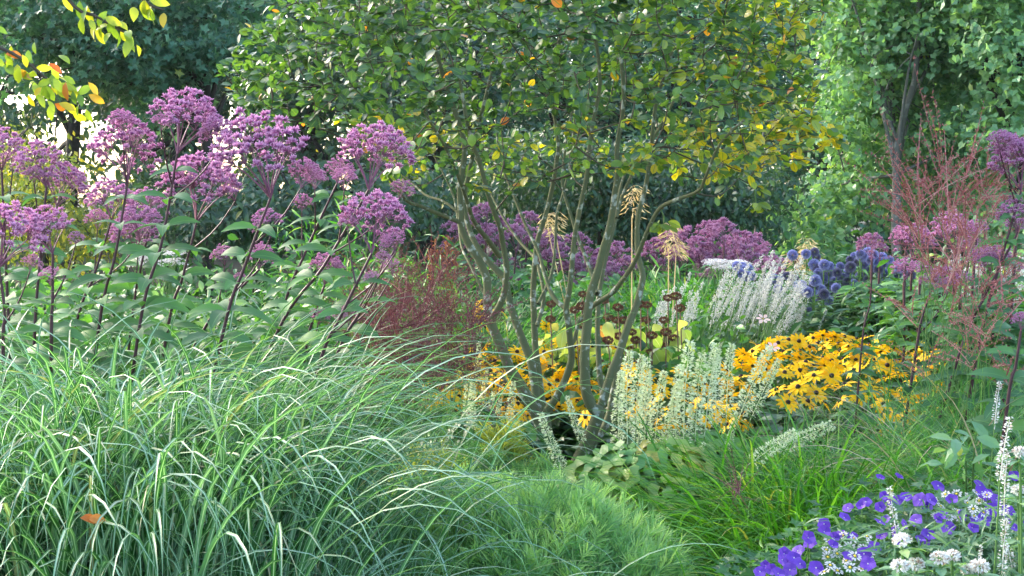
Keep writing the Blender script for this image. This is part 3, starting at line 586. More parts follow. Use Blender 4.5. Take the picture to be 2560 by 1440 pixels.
# ------------------------------------------------------------------ ornamental grasses
def grass(name, label, px, D, n, spread, L, w, m, e0=(1.2, 1.55), bend=(.9, 2.6), az=None, wind=(0, 0), p=1.6, nseg=10, group=None, roll=.5, hexp=.5, dvar=1.):
    g = G(px, D); t = thing(name, label, 'ornamental grass', g, group)
    b = np.concatenate([rng.normal(size=(n, 2))*np.asarray(spread)*.5, np.zeros((n, 1))], 1)
    a = np.arctan2(b[:, 1]*.9+rng.normal(size=n)*spread[0]*.4+wind[1], b[:, 0]+rng.normal(size=n)*spread[0]*.4+wind[0]) if az is None else U(az[0], az[1], n)
    mb = MB(); mb.blades(b, a, U(*e0, n), U(*bend, n), U(*L, n), U(*w, n), nseg, p, U(-roll, roll, n), U(0, 1, n)**dvar, waz=U(-.4, .4, n)); mb.obj('leaves', M[m], t)
    return t
mg = 'striped silvery grass clumps in the left foreground'
grass('silver_grass', 'striped silver grass clump at the left edge', -30, 3.4, 560, (.5, .4), (.85, 1.15), (.009, .016), 'misc', group=mg, wind=(-.02, -.08), bend=(1.6, 3.), e0=(1.25, 1.57), p=2.4, nseg=14)
grass('silver_grass', 'striped silver grass clump around the fallen orange leaf', 230, 3.1, 620, (.5, .4), (.75, 1.05), (.009, .016), 'misc', group=mg, wind=(-.02, -.1), bend=(1.6, 3.), e0=(1.2, 1.57), p=2.4, nseg=14)
grass('silver_grass', 'striped silver grass clump below the tallest mauve plant', 400, 3.6, 680, (.5, .4), (.85, 1.18), (.009, .015), 'misc', group=mg, wind=(0, -.08), bend=(1.6, 3.), e0=(1.25, 1.57), p=2.4, nseg=14)
grass('silver_grass', 'striped silver grass clump arching right over the feathery mound', 590, 3.5, 500, (.4, .4), (.5, .86), (.007, .013), 'misc', group=mg, wind=(.03, -.12), bend=(1.6, 3.), e0=(1.2, 1.55), p=2., nseg=14)
grass('silver_grass', 'striped silver grass clump at the lower left bottom edge', 130, 2.8, 420, (.5, .3), (.42, .7), (.008, .014), 'misc', group=mg, wind=(0, -.06), bend=(1.6, 3.), e0=(1.1, 1.55), p=2, nseg=14)
grass('silver_grass', 'finer striped silver grass at the bottom edge left of the feathery mound', 600, 2.9, 380, (.45, .3), (.42, .7), (.006, .012), 'misc', group=mg, wind=(.06, -.06), bend=(1.6, 2.9), e0=(1.0, 1.5), p=1.8, nseg=14)
grass('silver_grass', 'fine striped silver grass between the mauve stems and the red plumes', 800, 4.1, 220, (.36, .3), (.35, .52), (.005, .01), 'misc', group=mg, wind=(.0, 0), bend=(1.4, 2.8))
def plume_t(seed, rays=11, L=.2, mt='redplume', drift=.35):
    r = np.random.default_rng(seed); mb = MB(); n = rays
    az = r.uniform(0, 2*pi, n); b = np.zeros((n, 3)); b[:, 2] = r.uniform(0, .08, n)
    c = mb.blades(b, az, r.uniform(.25, 1.25, n), r.uniform(-.1, .7, n), r.uniform(.6, 1.1, n)*L, .003, 7, 1.3, r.uniform(-1, 1, n), r.uniform(0, 1, n))
    q = c[:, 1:].reshape(-1, 3); q = np.concatenate([q, (c[:, 1:]+c[:, :-1]).reshape(-1, 3)/2]); k = len(q)
    mb.scatter(SPIKE, np.repeat(q, 2, 0), nrm(r.normal(size=(2*k, 3))*.5+[0, 0, .6]), r.normal(size=(2*k, 3)), np.full(2*k, .009), r.uniform(0, 1, 2*k))
    return mb.mesh('plume', M[mt])
RED = [plume_t(s, 12, .2) for s in range(4)]; PINK = [plume_t(9+s, 8, .22, 'pinkplume') for s in range(4)]; PINKF = [plume_t(19+s, 6, .17, 'pinkplume') for s in range(2)]
def plume_grass(label, base_px, D, tips, lib, n=200, L=(.5, .8), sc=1., group='red-plumed grasses', lean=(0.1, .5), stemm='green_stem', m='fine', blade=(.003, .006)):
    g = G(base_px, D); t = thing('plume_grass', label, 'ornamental grass', g, group); O = np.array(t.location)
    mb = MB(); b = np.concatenate([rng.normal(size=(n, 2))*[.16, .12], np.zeros((n, 1))], 1)
    mb.blades(b, np.arctan2(rng.normal(size=n), rng.normal(size=n)), U(1.0, 1.5, n), U(.6, 2.2, n), U(*L, n), U(*blade, n), 8, 1.5, U(-.5, .5, n)); mb.obj('leaves', M[m], t)
    mb = MB()
    for k, (x, y) in enumerate(tips):
        p = P(x, y, D+U(-.25, .25)); b = O+[U(-.12, .12), U(-.1, .1), 0]; mb.tube(bez([b, (b+p)/2+[-(p-b)[0]*.2, 0, 0], p], 8)-O, np.linspace(.0022, .0012, 8), 4)
        o = link('plume', lib[k % len(lib)], t, tuple(p-O-[0, 0, .02])); o.rotation_euler = (U(-.3, .3), U(*lean), U(0, 6.3)); s = U(.8, 1.2)*sc; o.scale = (s, s, s)
    mb.obj('stem', M[stemm], t)
pts = lambda n, x0, x1, y0, y1: list(zip(U(x0, x1, n), U(y0, y1, n)))
plume_grass('maroon-plumed grass clump beside the left mauve stems', 960, 4.9, pts(22, 850, 1010, 770, 950), RED, 90, (.25, .42))
plume_grass('maroon-plumed grass clump touching the yellow daisies', 1080, 5.1, pts(24, 1010, 1180, 780, 990), RED, 90, (.25, .42))
plume_grass('upright maroon-plumed grass clump above the others', 1070, 5.8, pts(13, 940, 1150, 690, 830), RED, 90, (.3, .5), sc=1.05, lean=(.1, .4))
plume_grass('short grass with a maroon plume sprawling over the weeping grass', 1990, 3.8, [(1830, 1240), (1850, 1225)], RED, 40, (.2, .35), sc=.7, lean=(-1.2, -.8))
plume_grass('low maroon-plumed grass spilling below the yellow daisies', 1020, 4.7, pts(12, 900, 1110, 930, 1040)+[(1240, 1060)], RED, 80, (.2, .35), sc=.9)
plume_grass('pink-plumed grass with the tallest fingers before the green tree', 2380, 5.0, [(2330, 480), (2290, 520), (2270, 560), (2350, 530), (2400, 500), (2420, 545), (2300, 580), (2370, 590), (2440, 590), (2480, 560), (2310, 640), (2450, 480)], PINK, 160, (.6, .9), 1.35, lean=(-.3, .5))
plume_grass('pink-plumed grass with mid-height fingers over the mauve heads', 2400, 4.7, pts(12, 2290, 2520, 620, 780), PINK, 240, (.6, .9), 1.1, lean=(-.3, .5))
plume_grass('pink-plumed grass in front of the right end of the yellow daisies', 2420, 4.4, pts(11, 2270, 2530, 780, 980), PINKF, 200, (.4, .65), 1.0, lean=(-.4, .5))
grass('fine_grass', 'fine green arching grass at the right edge below the pink plumes', 2540, 4.2, 420, (.4, .35), (.4, .68), (.004, .008), 'fine', wind=(-.1, -.05), group='fine green grasses on the right')
grass('fine_grass', 'fine green grass with long blades arching left over the dark hollow', 2340, 4.3, 240, (.3, .3), (.35, .62), (.005, .01), 'fine', wind=(-.3, -.05), bend=(1., 2.4), group='fine green grasses on the right')
grass('fine_grass', 'blue-green grass at the right edge near the white wands', 2620, 3.9, 420, (.3, .4), (.35, .62), (.004, .008), 'misc', wind=(-.2, 0), group='fine green grasses on the right')
hg = 'bright green weeping grass mounds at lower right'
grass('weeping_grass', 'bright weeping grass mound under the pale cream wand', 2040, 4.35, 1600, (.42, .34), (.42, .62), (.006, .011), 'hako', group=hg, wind=(.05, -.02), bend=(.7, 2.5), e0=(.7, 1.5))
grass('weeping_grass', 'bright weeping grass mound left of the violet flowers', 2050, 3.9, 1500, (.34, .34), (.34, .5), (.006, .011), 'hako', group=hg, wind=(-.05, -.1), bend=(1., 3.), e0=(.7, 1.5))
grass('weeping_grass', 'bright weeping grass mound at the bottom edge right of the feathery mound', 2010, 3.45, 1300, (.34, .26), (.28, .42), (.007, .012), 'hako', group=hg, wind=(-.05, -.1), bend=(1.2, 3.), e0=(.7, 1.5))
grass('weeping_grass', 'bright weeping grass mound behind the violet flowers', 2200, 4.15, 1500, (.44, .34), (.38, .56), (.006, .01), 'hako', group=hg, wind=(.03, -.05), bend=(.9, 2.7), e0=(.7, 1.5))
grass('green_grass', 'fine green grass tuft between the left tree stem and the maroon plumes', 1220, 7.3, 700, (.4, .3), (.6, .85), (.005, .009), 'fine', bend=(.9, 2.6))
grass('green_grass', 'fine green grass tuft farther back under the rusty stems', 1160, 7.6, 500, (.5, .4), (.5, .75), (.006, .01), 'fine', bend=(.9, 2.4))
grass('upright_grass', 'upright yellowish grass behind the white spikes', 1730, 8.2, 500, (.7, .3), (.6, .85), (.008, .014), 'hako', bend=(.3, 1.5), e0=(1.2, 1.55))
grass('strap_leaf_grass', 'strap-leaved plant behind the grass left of the tree', 1050, 8.2, 200, (.5, .3), (.5, .8), (.012, .02), 'misc', bend=(.6, 2.2))
for lab, px, D_, n_ in (('few dry tan blades arching left over the bright weeping grass', 2380, 4.35, 26), ('few dry tan blades among the fine grass at the right edge', 2500, 4.1, 26)):
    grass('dry_grass', lab, px, D_, n_, (.3, .2), (.5, .8), (.004, .008), 'straw', wind=(-.2, -.05), bend=(1.2, 2.6), group='dry tan grass blades')
# golden oats
def oats(label, base, D, tips, dens=60):
    g = G(base, D); t = thing('golden_oat_grass', label, 'ornamental grass', g, 'golden oat plumes'); O = np.array(t.location); mb = MB()
    for x, y, h in tips:
        p = P(x, y, D); mb.tube(bez([O, (O+p)/2, p], 8)-O, np.linspace(.004, .0025, 8), 4)
        top = P(x, y-h, D); n = dens; s = U(0, 1, n); q = p+(top-p)*s[:, None]; L = h*D/F
        d = nrm(horiz(n)+[.15, 0, .3]); e = q+d*(U(.1, .42, n)*L)[:, None]; e[:, 2] -= U(0, .12, n)*L
        m2 = MB(); m2.scatter(SPIKE, e-O, nrm(d+[0, 0, -.9]+randdir(n)*.4), randdir(n), np.stack([np.full(n, .02), np.full(n, .045), np.full(n, .02)], -1))
        for a_, b_ in zip(q[::2], e[::2]): m2.tube(np.array([a_, (a_+b_)/2+[0, 0, .005], b_])-O, .0012, 3)
        m2.obj('plume', M['gold'], t)
    mb.obj('stem', M['gold'], t)
oats('golden oat plume between the two right tree stems', 1580, 7.0, [(1580, 540, 75)])
oats('golden oat plume between the middle tree stems', 1470, 7.6, [(1390, 590, 60), (1370, 575, 40)], 45)
oats('golden oat plume against the rose-mauve heads', 1670, 7.2, [(1672, 620, 60), (1690, 640, 50)], 50)
oats('golden oat plume left of the blue globes', 1950, 8.0, [(1985, 680, 50), (2020, 640, 40), (2030, 690, 60)], 60)

# ------------------------------------------------------------------ mid green plants
mound('bushy_perennial', 'bushy dark green perennial behind the left edge mauve plants', 'plant', 100, 6.0, 1.6, .75, LEAF_MID, .07, 2600, 'herb', group='bushy green plants in the mid bed')
mound('bushy_perennial', 'grey-green bushy perennial behind the slanting mauve stems', 'plant', 480, 6.2, 1.6, .72, LEAF_MID, .06, 2600, 'herbgrey', group='bushy green plants in the mid bed')
mound('bushy_perennial', 'green bushy perennial under the neat mauve dome', 'plant', 830, 6.4, 1.3, .8, LEAF_MID, .06, 2600, 'herb', group='bushy green plants in the mid bed')
mound('bushy_perennial', 'narrow-leaved green perennial left of the tree stems', 'plant', 1010, 7.0, 1.1, .85, LEAF_NARROW, .11, 2600, 'herb', group='bushy green plants in the mid bed')
mound('bushy_perennial', 'leafy green perennial behind the left stems of the tree', 'plant', 1290, 8.2, 1.3, .7, LEAF_MID, .08, 2400, 'herb', group='bushy green plants in the mid bed')
mound('bushy_perennial', 'leafy green perennial behind the brown seedheads', 'plant', 1500, 7.6, 1.5, .62, LEAF_MID, .07, 2600, 'herb', group='bushy green plants in the mid bed')
mound('bushy_perennial', 'willowy yellow-green perennial below the rose clump', 'plant', 1730, 8.8, 1.1, .72, LEAF_NARROW, .14, 2000, 'hako', group='bushy green plants in the mid bed')
mound('bushy_perennial', 'grey-green ferny perennial under the blue globes', 'plant', 2060, 7.6, 1.7, .55, LEAF_MID, .05, 4200, 'herbgrey', group='bushy green plants in the mid bed', depth=1.2)
mound('bushy_perennial', 'green perennial just behind the top of the yellow daisies', 'plant', 1960, 6.7, 1.7, .46, LEAF_MID, .06, 3600, 'herb', group='bushy green plants in the mid bed', depth=.7)
mound('bushy_perennial', 'leafy perennial behind the pink plumes on the right', 'plant', 2400, 7.0, 1.5, .75, LEAF_MID, .08, 3000, 'herb', group='bushy green plants in the mid bed')
mound('bushy_perennial', 'dark leafy plant behind the cream wands', 'plant', 1700, 6.4, 1.1, .42, LEAF_MID, .08, 2200, 'herb', group='bushy green plants in the mid bed', depth=.7)
mound('fern', 'bright green ferny plant behind the neat mauve dome', 'fern', 830, 8.2, 1.1, 1.05, LEAF_NARROW, .1, 1600, 'hako')
mound('bushy_perennial', 'far green perennial band behind the mauve group', 'plant', 500, 9.0, 3.2, .8, LEAF_MID, .09, 3600, 'herb', group='bushy green plants in the mid bed', depth=1.2)
mound('bushy_perennial', 'far green perennial band in front of the dark wood', 'plant', 1800, 12.0, 4.5, .6, LEAF_MID, .11, 4200, 'herb', group='bushy green plants in the mid bed', depth=2)
mound('bushy_perennial', 'far green perennial band at the right below the fresh green tree', 'plant', 2500, 10.0, 2.6, .7, LEAF_MID, .1, 3200, 'tulip', group='bushy green plants in the mid bed', depth=1.4)

def rust_stems():
    g = G(1105, 7.8); t = thing('rusty_seed_stems', 'cluster of upright rust-orange seed stems left of the tree', 'plant', g); O = np.array(t.location); mb = MB()
    for k in range(8):
        x = U(1070, 1140); y = U(590, 650); b = O+[U(-.1, .1), U(-.1, .1), 0]; p = P(x, y, 7.8); c = bez([b, (b+p)/2, p], 8); mb.tube(c-O, .003, 4)
        n = 60; s = U(.45, 1, n); q = np.stack([np.interp(s, np.linspace(0, 1, 8), c[:, j]) for j in range(3)], -1); mb.scatter(SPIKE, q-O, nrm(randdir(n)+[0, 0, .5]), randdir(n), .03)
    mb.obj('stem', M['rust'], t)
rust_stems()
def umbel(label, spots, D, mt='white', r=.05):
    g = G(np.mean([s[0] for s in spots]), D); t = thing('white_umbel_plant', label, 'flowers', g, 'white flat-topped flowers'); O = np.array(t.location); st = MB()
    for x, y in spots:
        p = P(x, y, D+U(-.15, .15)); st.tube(bez([O, (O+p)/2+[U(-.05, .05), 0, 0], p-[0, 0, .03]], 6)-O, .003, 4); n = 70; mb = MB()
        a = U(0, 2*pi, n); q = np.sqrt(U(0, 1, n))*r; off = np.stack([np.cos(a)*q, np.sin(a)*q, -q*q*5], -1)
        mb.scatter(LEAF_TINY, off, nrm(horiz(n)), nrm(randdir(n)*.3+[0, 0, 1]), .016); mb.obj('flower_head', M[mt], t, tuple(p-O))
    st.obj('stem', M['green_stem'], t)
umbel('flat white umbels left of the first blue globes', pts(26, 1775, 1870, 645, 670), 8.6, r=.06)
umbel('patch of small white flowers glimpsed behind the slanting stems', pts(30, 330, 450, 620, 665), 8.4, r=.06)

# ------------------------------------------------------------------ black-eyed daisies
def daisy_mesh(seed, n=13, L=.046, w=.014, mt='petal', droop=.35, cup=.0):
    r = np.random.default_rng(seed); mb = MB(); a = np.arange(n)*2*pi/n+r.uniform(-.1, .1, n)
    d = np.stack([np.cos(a), np.sin(a), r.uniform(-.12, .22, n)+cup], -1); tpl = leaf_t(4, .36, .2, droop, peak=.55)
    mb.scatter(tpl, d*[.006, .006, 0], nrm(d), np.tile([0, 0, 1.], (n, 1)), np.stack([np.full(n, L*w/.014*.9), r.uniform(.85, 1.1, n)*L, np.full(n, L)], -1), r.uniform(0, 1, n), smooth=True)
    return mb.mesh('flower', M[mt])
def dome_mesh(name, mt, r=.0085, h=.011, rings=4, sides=9):
    V = []; Q = []
    for i in range(rings+1):
        th = i/rings*pi/2
        for j in range(sides): a = j*2*pi/sides; V.append([r*cos(a)*max(cos(th)*1.02, .04), r*sin(a)*max(cos(th)*1.02, .04), h*sin(th)])
    for i in range(rings):
        for j in range(sides): Q.append([i*sides+j, i*sides+(j+1) % sides, (i+1)*sides+(j+1) % sides, (i+1)*sides+j])
    mb = MB(); mb.add(np.array(V), np.array(Q), None, .5, 0, 0, True); return mb.mesh(name, M[mt])
RUD = [daisy_mesh(s, 12+s % 3) for s in range(5)]; CONE = dome_mesh('cone', 'cone', .0105, .013)
def inpoly(x, y, poly):
    c = False; n = len(poly)
    for i in range(n):
        x1, y1 = poly[i]; x2, y2 = poly[(i+1) % n]
        if (y1 > y) != (y2 > y) and x < (x2-x1)*(y-y1)/(y2-y1)+x1: c = not c
    return c
def fill(poly, n, md, tries=6000, ysq=1.5):
    xs = [p[0] for p in poly]; ys = [p[1] for p in poly]; out = []
    for _ in range(tries):
        x = U(min(xs), max(xs)); y = U(min(ys), max(ys))
        if inpoly(x, y, poly) and all((x-a)**2+((y-b)*ysq)**2 > md*md for a, b in out):
            out.append((x, y))
            if len(out) >= n: break
    return out
def rudbeckia(label, spots, Df, leaves=900, leafh=(.03, .8), sc=.92):
    D = np.array([Df(y) for x, y in spots]); p = P([s[0] for s in spots], [s[1] for s in spots], D)
    O = np.array([p[:, 0].mean(), p[:, 1].mean(), 0]); t = thing('yellow_daisy_clump', label, 'flowers', O, 'clumps of yellow daisies with dark centres'); O = np.array(t.location); st = MB()
    for k, q in enumerate(p):
        b = q*[1, 1, 0]+[U(-.05, .05), U(-.03, .05), 0]; st.tube(bez([b, (b+q)/2+[U(-.02, .02), .02, 0], q-[0, 0, .004]], 5)-O, .0022, 4)
        o = link('flower', RUD[k % 5], t, tuple(q-O)); o.rotation_euler = (U(.2, 1.0), U(-.4, .4), U(-3, 3)); o.rotation_mode = 'ZYX' if False else 'XYZ'
        s = U(.9, 1.15)*sc; o.scale = (s, s, s); link('cone', CONE, o)
    st.obj('stem', M['green_stem'], t)
    n = leaves; i = rng.integers(len(p), size=n); s = U(*leafh, n); q = p[i]-O; q[:, 2] = p[i][:, 2]*s; q[:, :2] += rng.normal(size=(n, 2))*.05; q[:, 1] += .04
    mb = MB(); mb.scatter(LEAF_MID, q, nrm(horiz(n)+[0, 0, .1]), nrm(randdir(n)*.4+[0, -.3, 1]), U(.07, .12, n)); mb.obj('leaves', M['rudleaf'], t)
fy = lambda y0, D0, y1, D1: (lambda y: float(np.interp(y, [y0, y1], [D0, D1]))+U(-.06, .06))
rudbeckia('yellow daisies showing left of the leftmost tree stem', fill([(1160, 860), (1230, 870), (1290, 960), (1320, 1040), (1250, 1050), (1190, 1000), (1110, 1010), (1100, 960), (1165, 930)], 95, 24), fy(860, 6.6, 1050, 5.9))
rudbeckia('yellow daisies filling the space between the left and right tree stems', fill([(1290, 870), (1330, 900), (1450, 940), (1500, 960), (1490, 1020), (1420, 1020), (1330, 1010), (1280, 930)], 90, 23), fy(860, 6.7, 1050, 6.0))
rudbeckia('scattered yellow daisies among the yellowing leaves behind the tree', [(1205, 760), (1240, 775), (1200, 785), (1210, 820), (1255, 778), (1365, 815), (1395, 840), (1400, 855), (1440, 870), (1455, 855), (1360, 855), (1450, 880), (1500, 890), (1440, 895), (1480, 870), (1360, 880), (1520, 905), (1540, 870)], fy(740, 7.2, 900, 6.6), 300)
rudbeckia('yellow daisies seen behind the cream wands right of the tree', fill([(1550, 900), (1620, 920), (1760, 930), (1850, 920), (1890, 1000), (1860, 1070), (1780, 1060), (1700, 1080), (1600, 1060), (1560, 1000)], 62, 36), fy(900, 6.3, 1070, 5.5))
rudbeckia('dense back bank of yellow daisies topping the right drift', fill([(1830, 905), (1880, 868), (1960, 848), (2060, 836), (2160, 840), (2260, 840), (2340, 868), (2290, 910), (2150, 920), (2000, 925), (1900, 935)], 99, 23), fy(845, 6.5, 930, 6.0), sc=.88)
rudbeckia('front row of big yellow daisies in the right drift', fill([(1850, 930), (2000, 925), (2150, 915), (2300, 910), (2330, 950), (2320, 1000), (2280, 1040), (2150, 1000), (2030, 1010), (1950, 1020), (1900, 970), (1850, 980)], 75, 38), fy(910, 5.9, 1030, 5.3), sc=.92)
rudbeckia('yellow daisies half hidden by grass at the right end of the drift', fill([(2290, 870), (2400, 860), (2460, 890), (2440, 960), (2350, 990), (2310, 1080), (2220, 1060), (2300, 960)], 50, 28), fy(860, 5.9, 1080, 5.2), sc=.95)
rudbeckia('few orange-yellow daisies scattered below the maroon plumes', [(1080, 1000), (1100, 1002), (1130, 1000), (1160, 1005), (1070, 1015), (1060, 960), (1290, 1035), (1260, 1040), (1110, 970), (1465, 1042)], fy(900, 6.0, 1050, 5.8), 80)

# ------------------------------------------------------------------ brown whorled seedheads with yellowing leaves
def phlomis():
    whorl = MB(); n = 90; d = randdir(n); whorl.scatter(SPIKE_FAT, d*[.016, .016, .008], d, randdir(n), .014); WM = whorl.mesh('seed_whorl', M['phead'])
    xy = [(1378, 760), (1376, 797), (1437, 775), (1457, 735), (1455, 765), (1512, 752), (1520, 792), (1540, 800), (1602, 760), (1618, 762), (1615, 800), (1670, 745), (1548, 840), (1545, 768), (1520, 850), (1580, 830), (1590, 850), (1630, 838), (1660, 800), (1665, 830), (1655, 862), (1576, 875), (1500, 905), (1600, 905), (1625, 880), (1520, 825), (1690, 740), (1700, 770), (1685, 845), (1560, 800)]
    for gi, (lab, lo, hi) in enumerate((('brown whorled seedheads left of the middle stems with a big yellow leaf', 1300, 1500), ('brown whorled seedheads over pale yellow-green leaves right of the tree', 1500, 1610), ('brown whorled seedheads beside the first white spikes', 1610, 1760))):
        sp = [q for q in xy if lo <= q[0] < hi]; g = G(np.mean([q[0] for q in sp]), 6.7); t = thing('whorled_seedhead_plant', lab, 'plant', g, 'plants with brown whorled seedheads'); O = np.array(t.location); st = MB()
        for x, y in sp:
            d = 6.7+U(-.3, .2); p = P(x, y, d); b = p*[1, 1, 0]+[U(-.03, .03), 0, 0]; st.tube(bez([b, (b+p)/2+[.01, 0, 0], p], 6)-O, .003, 4)
            for dz in (0, -.085)[: (2 if U(0, 1) < .12 else 1)]:
                o = link('seed_whorl', WM, t, tuple(p+[0, 0, dz]-O)); s = U(.75, 1.0); o.scale = (s, s, s)
        st.obj('stem', M['brown_stem'], t)
        n = 24; x = U(max(lo, 1350), min(hi, 1710), n); y = U(800, 900, n); p = P(x, y, U(6.5, 6.9, n)); mb = MB()
        big = leaf_t(6, .5, .35, 1.2, peak=.4)
        mb.scatter(big, p-O, nrm(horiz(n)*.7+[0, 0, -.75]), nrm(horiz(n)*.4+[0, -1, .5]), U(.08, .14, n), U(.1, 1, n), smooth=True)
        mb.scatter(big, p-O-[0, 0, .12], nrm(horiz(n)+[0, 0, -.2]), nrm(horiz(n)*.4+[0, -.4, 1]), U(.08, .13, n), U(0, .6, n), smooth=True)
        mb.obj('leaves', M['pleaf'], t)
phlomis()

# ------------------------------------------------------------------ wands and spikes
def spike_mesh(seed, L, r, n, mt, size=.012, airy=.3, name='flower_spike', tpl=LEAF_TINY, taper=.75):
    g = np.random.default_rng(seed); s = g.uniform(0, 1, n)**.85; a = g.uniform(0, 2*pi, n); q = r*(1-taper*s**1.6)*g.uniform(1-airy, 1.1, n)
    bendx = .06*L*s*s
    pos = np.stack([np.cos(a)*q+bendx, np.sin(a)*q, s*L], -1); d = np.stack([np.cos(a), np.sin(a), g.uniform(-.2, .5, n)], -1)
    mb = MB(); mb.scatter(tpl, pos, nrm(d), nrm(g.normal(size=(n, 3))+[0, 0, .5]), size*g.uniform(.6, 1.2, n), g.uniform(0, 1, n))
    mb.tube(np.array([[0, 0, -.02], [.015*L, 0, L*.5], [.06*L, 0, L]]), [.0018, .0015, .0008], 4, 0, .3); return mb.mesh(name, M[mt])
HEU = [spike_mesh(s, .27, .022, 520, 'cream', .012, .6, 'flower_wand') for s in range(4)]; HEUF = [spike_mesh(9+s, .2, .026, 560, 'cream', .011, .6, 'flower_wand', taper=.6) for s in range(2)]
def wands(name, label, cat, items, D, lib, sc, group, lean=(-.05, .15), stemm='green_stem', part='flower_wand'):
    """items: (px, py of the spike's foot, length factor, optional lean)"""
    g = G(np.mean([q[0] for q in items]), D); t = thing(name, label, cat, g, group); O = np.array(t.location); st = MB()
    for k, q in enumerate(items):
        d = D+U(-.2, .2); p = P(q[0], q[1], d); ln = q[3] if len(q) > 3 else U(*lean); b = p*[1, 1, 0]+[-math.tan(max(-.9, min(.9, ln)))*p[2]*.6, .0, 0]
        st.tube(bez([b, (b+p)/2-[math.sin(ln)*.03, 0, 0], p], 6)-O, np.linspace(.0024, .0018, 6), 4)
        o = link(part, lib[k % len(lib)], t, tuple(p-O)); s = sc*q[2]; o.scale = (s, s, s); o.rotation_mode = 'ZYX'; o.rotation_euler = (U(-.1, .1), ln, 0); o.rotation_mode = 'XYZ'
    st.obj('stem', M[stemm], t); return t
cg = 'cream flower wands around the tree foot'
def coral(label, px, D, n, w, items, dep=.5, m='heuleaf', sz=(.09, .135), hz=.22):
    t = wands('coral_bells', label, 'plant', items, D, HEU, 1., cg, part='flower_wand'); O = np.array(t.location)
    g = G(px, D)-O; a = U(0, 2*pi, n); r = np.sqrt(U(0, 1, n)); c = np.stack([g[0]+np.cos(a)*r*w/2, np.sin(a)*r*dep/2, .06+hz*np.sqrt(np.maximum(.03, 1-r**2*.85))*U(.6, 1.1, n)], -1)
    out = nrm(c*[1, 1, 0]-[g[0], 0, 0]+rng.normal(size=(n, 3))*[.1, .1, 0]+1e-6)
    mb = MB(); mb.scatter(LEAF_ROUND, c, nrm(out*[.8, .15, 0]+[0, -.35, -.55]+randdir(n)*.2), nrm([0, -.8, .75]+out*[.3, 0, 0]+randdir(n)*.3), U(*sz, n), smooth=True); mb.obj('leaves', M[m], t); return t
coral('round-leaved plant with thick cream wands just right of the tree foot', 1650, 4.75, 45, .4, [(1545, 1120, .95), (1568, 1095, 1.05), (1592, 1125, .95), (1612, 1105, 1.1), (1635, 1120, .95), (1590, 1060, .85)])
coral('round-leaved plant with cream wands in front of the centre daisies', 1730, 4.7, 50, .5, [(1688, 1150, 1.15), (1708, 1110, 1.25), (1738, 1090, 1.), (1762, 1075, 1.05), (1665, 1110, .8)])
coral('round-leaved plant with cream wands nearest the right daisy drift', 1800, 4.9, 50, .5, [(1790, 1060, 1.), (1815, 1045, .95), (1845, 1050, 1., .35), (1880, 1040, .8, .4), (1820, 1130, .5)])
coral('low round-leaved plant at the tree foot with one curved wand', 1485, 4.5, 7, .1, [(1458, 1105, .6, -.4), (1415, 1190, .8, -.45)], .15)
coral('broad-leaved rosette below the cream wands beside the feathery mound', 1630, 4.42, 80, .55, [(1722, 1205, .5, .3)], sz=(.1, .15), hz=.25)
coral('dark-leaved rosette with small cream wands left of the tree foot', 1200, 5.3, 40, .5, [(1180, 1090, .8), (1165, 1080, .6), (1235, 1100, .6), (1205, 1010, .5), (1195, 960, .6), (1170, 1100, .9), (1275, 1080, .7), (1220, 1080, .6)], m='herb')
wands('cream_wand_plant', 'thick arching cream wand pointing right over the weeping grass', 'plant', [(1945, 1125, .95, 1.05), (1880, 1155, .8, .9)], 4.4, HEUF, 1.0, cg, stemm='green_stem')
VER = [spike_mesh(30+s, .2, .006, 100, 'wspike', .009, .3, tpl=SPIKE_FAT, taper=.5) for s in range(3)]
wg = 'clumps of thin white flower spikes'
wands('white_spike_plant', 'white spikes leaning right nearest the upright yellowish grass', 'flowers', [(x, y, U(.7, 1.1)) for x, y in pts(20, 1760, 1850, 720, 830)], 7.3, VER, 1., wg, (.2, .5), part='flower_spike')
wands('white_spike_plant', 'dense white spikes leaning right in the middle of the bed', 'flowers', [(x, y, U(.7, 1.1)) for x, y in pts(28, 1840, 1940, 715, 840)], 7.2, VER, 1., wg, (.2, .5), part='flower_spike')
wands('white_spike_plant', 'white spikes touching the lower blue globes', 'flowers', [(x, y, U(.6, 1.)) for x, y in pts(26, 1920, 1990, 720, 860)]+[(2045, 830, .6)], 7.0, VER, 1., wg, (.2, .6), part='flower_spike')
wands('white_spike_plant', 'sparse white spikes among the brown seedheads', 'flowers', [(x, y, U(.7, 1.)) for x, y in pts(16, 1630, 1730, 760, 850)], 7.0, VER, 1., wg, (.1, .5), part='flower_spike')
wands('white_spike_plant', 'white spikes behind the pink plumes at the right', 'flowers', [(x, y, U(.7, 1.1)) for x, y in pts(44, 2370, 2570, 700, 830)], 7.4, VER, 1., wg, (-.2, .4), part='flower_spike')
wands('white_spike_plant', 'white spikes showing faintly through the pink grass stems', 'flowers', [(x, y, U(.6, 1.)) for x, y in pts(30, 2280, 2480, 790, 870)], 6.9, VER, 1., wg, (-.2, .4), part='flower_spike')
WSP = [spike_mesh(50+s, .16, .007, 170, 'whiteold', .009, .4, tpl=LEAF_TINY, taper=.5) for s in range(3)]
wands('white_wand', 'tall white wand in front of the fine grass at the right edge', 'flowers', [(2487, 1060, .9, .08)], 3.6, WSP, .8, 'foreground white wands', part='flower_spike')
wands('white_wand', 'browning white wands rising through the violet flowers at the right edge', 'flowers', [(2510, 1290, 1., .0), (2500, 1200, 1., .05), (2530, 1420, 1., -.25), (2505, 1440, .9, 0)], 3.1, WSP, .85, 'foreground white wands', part='flower_spike')
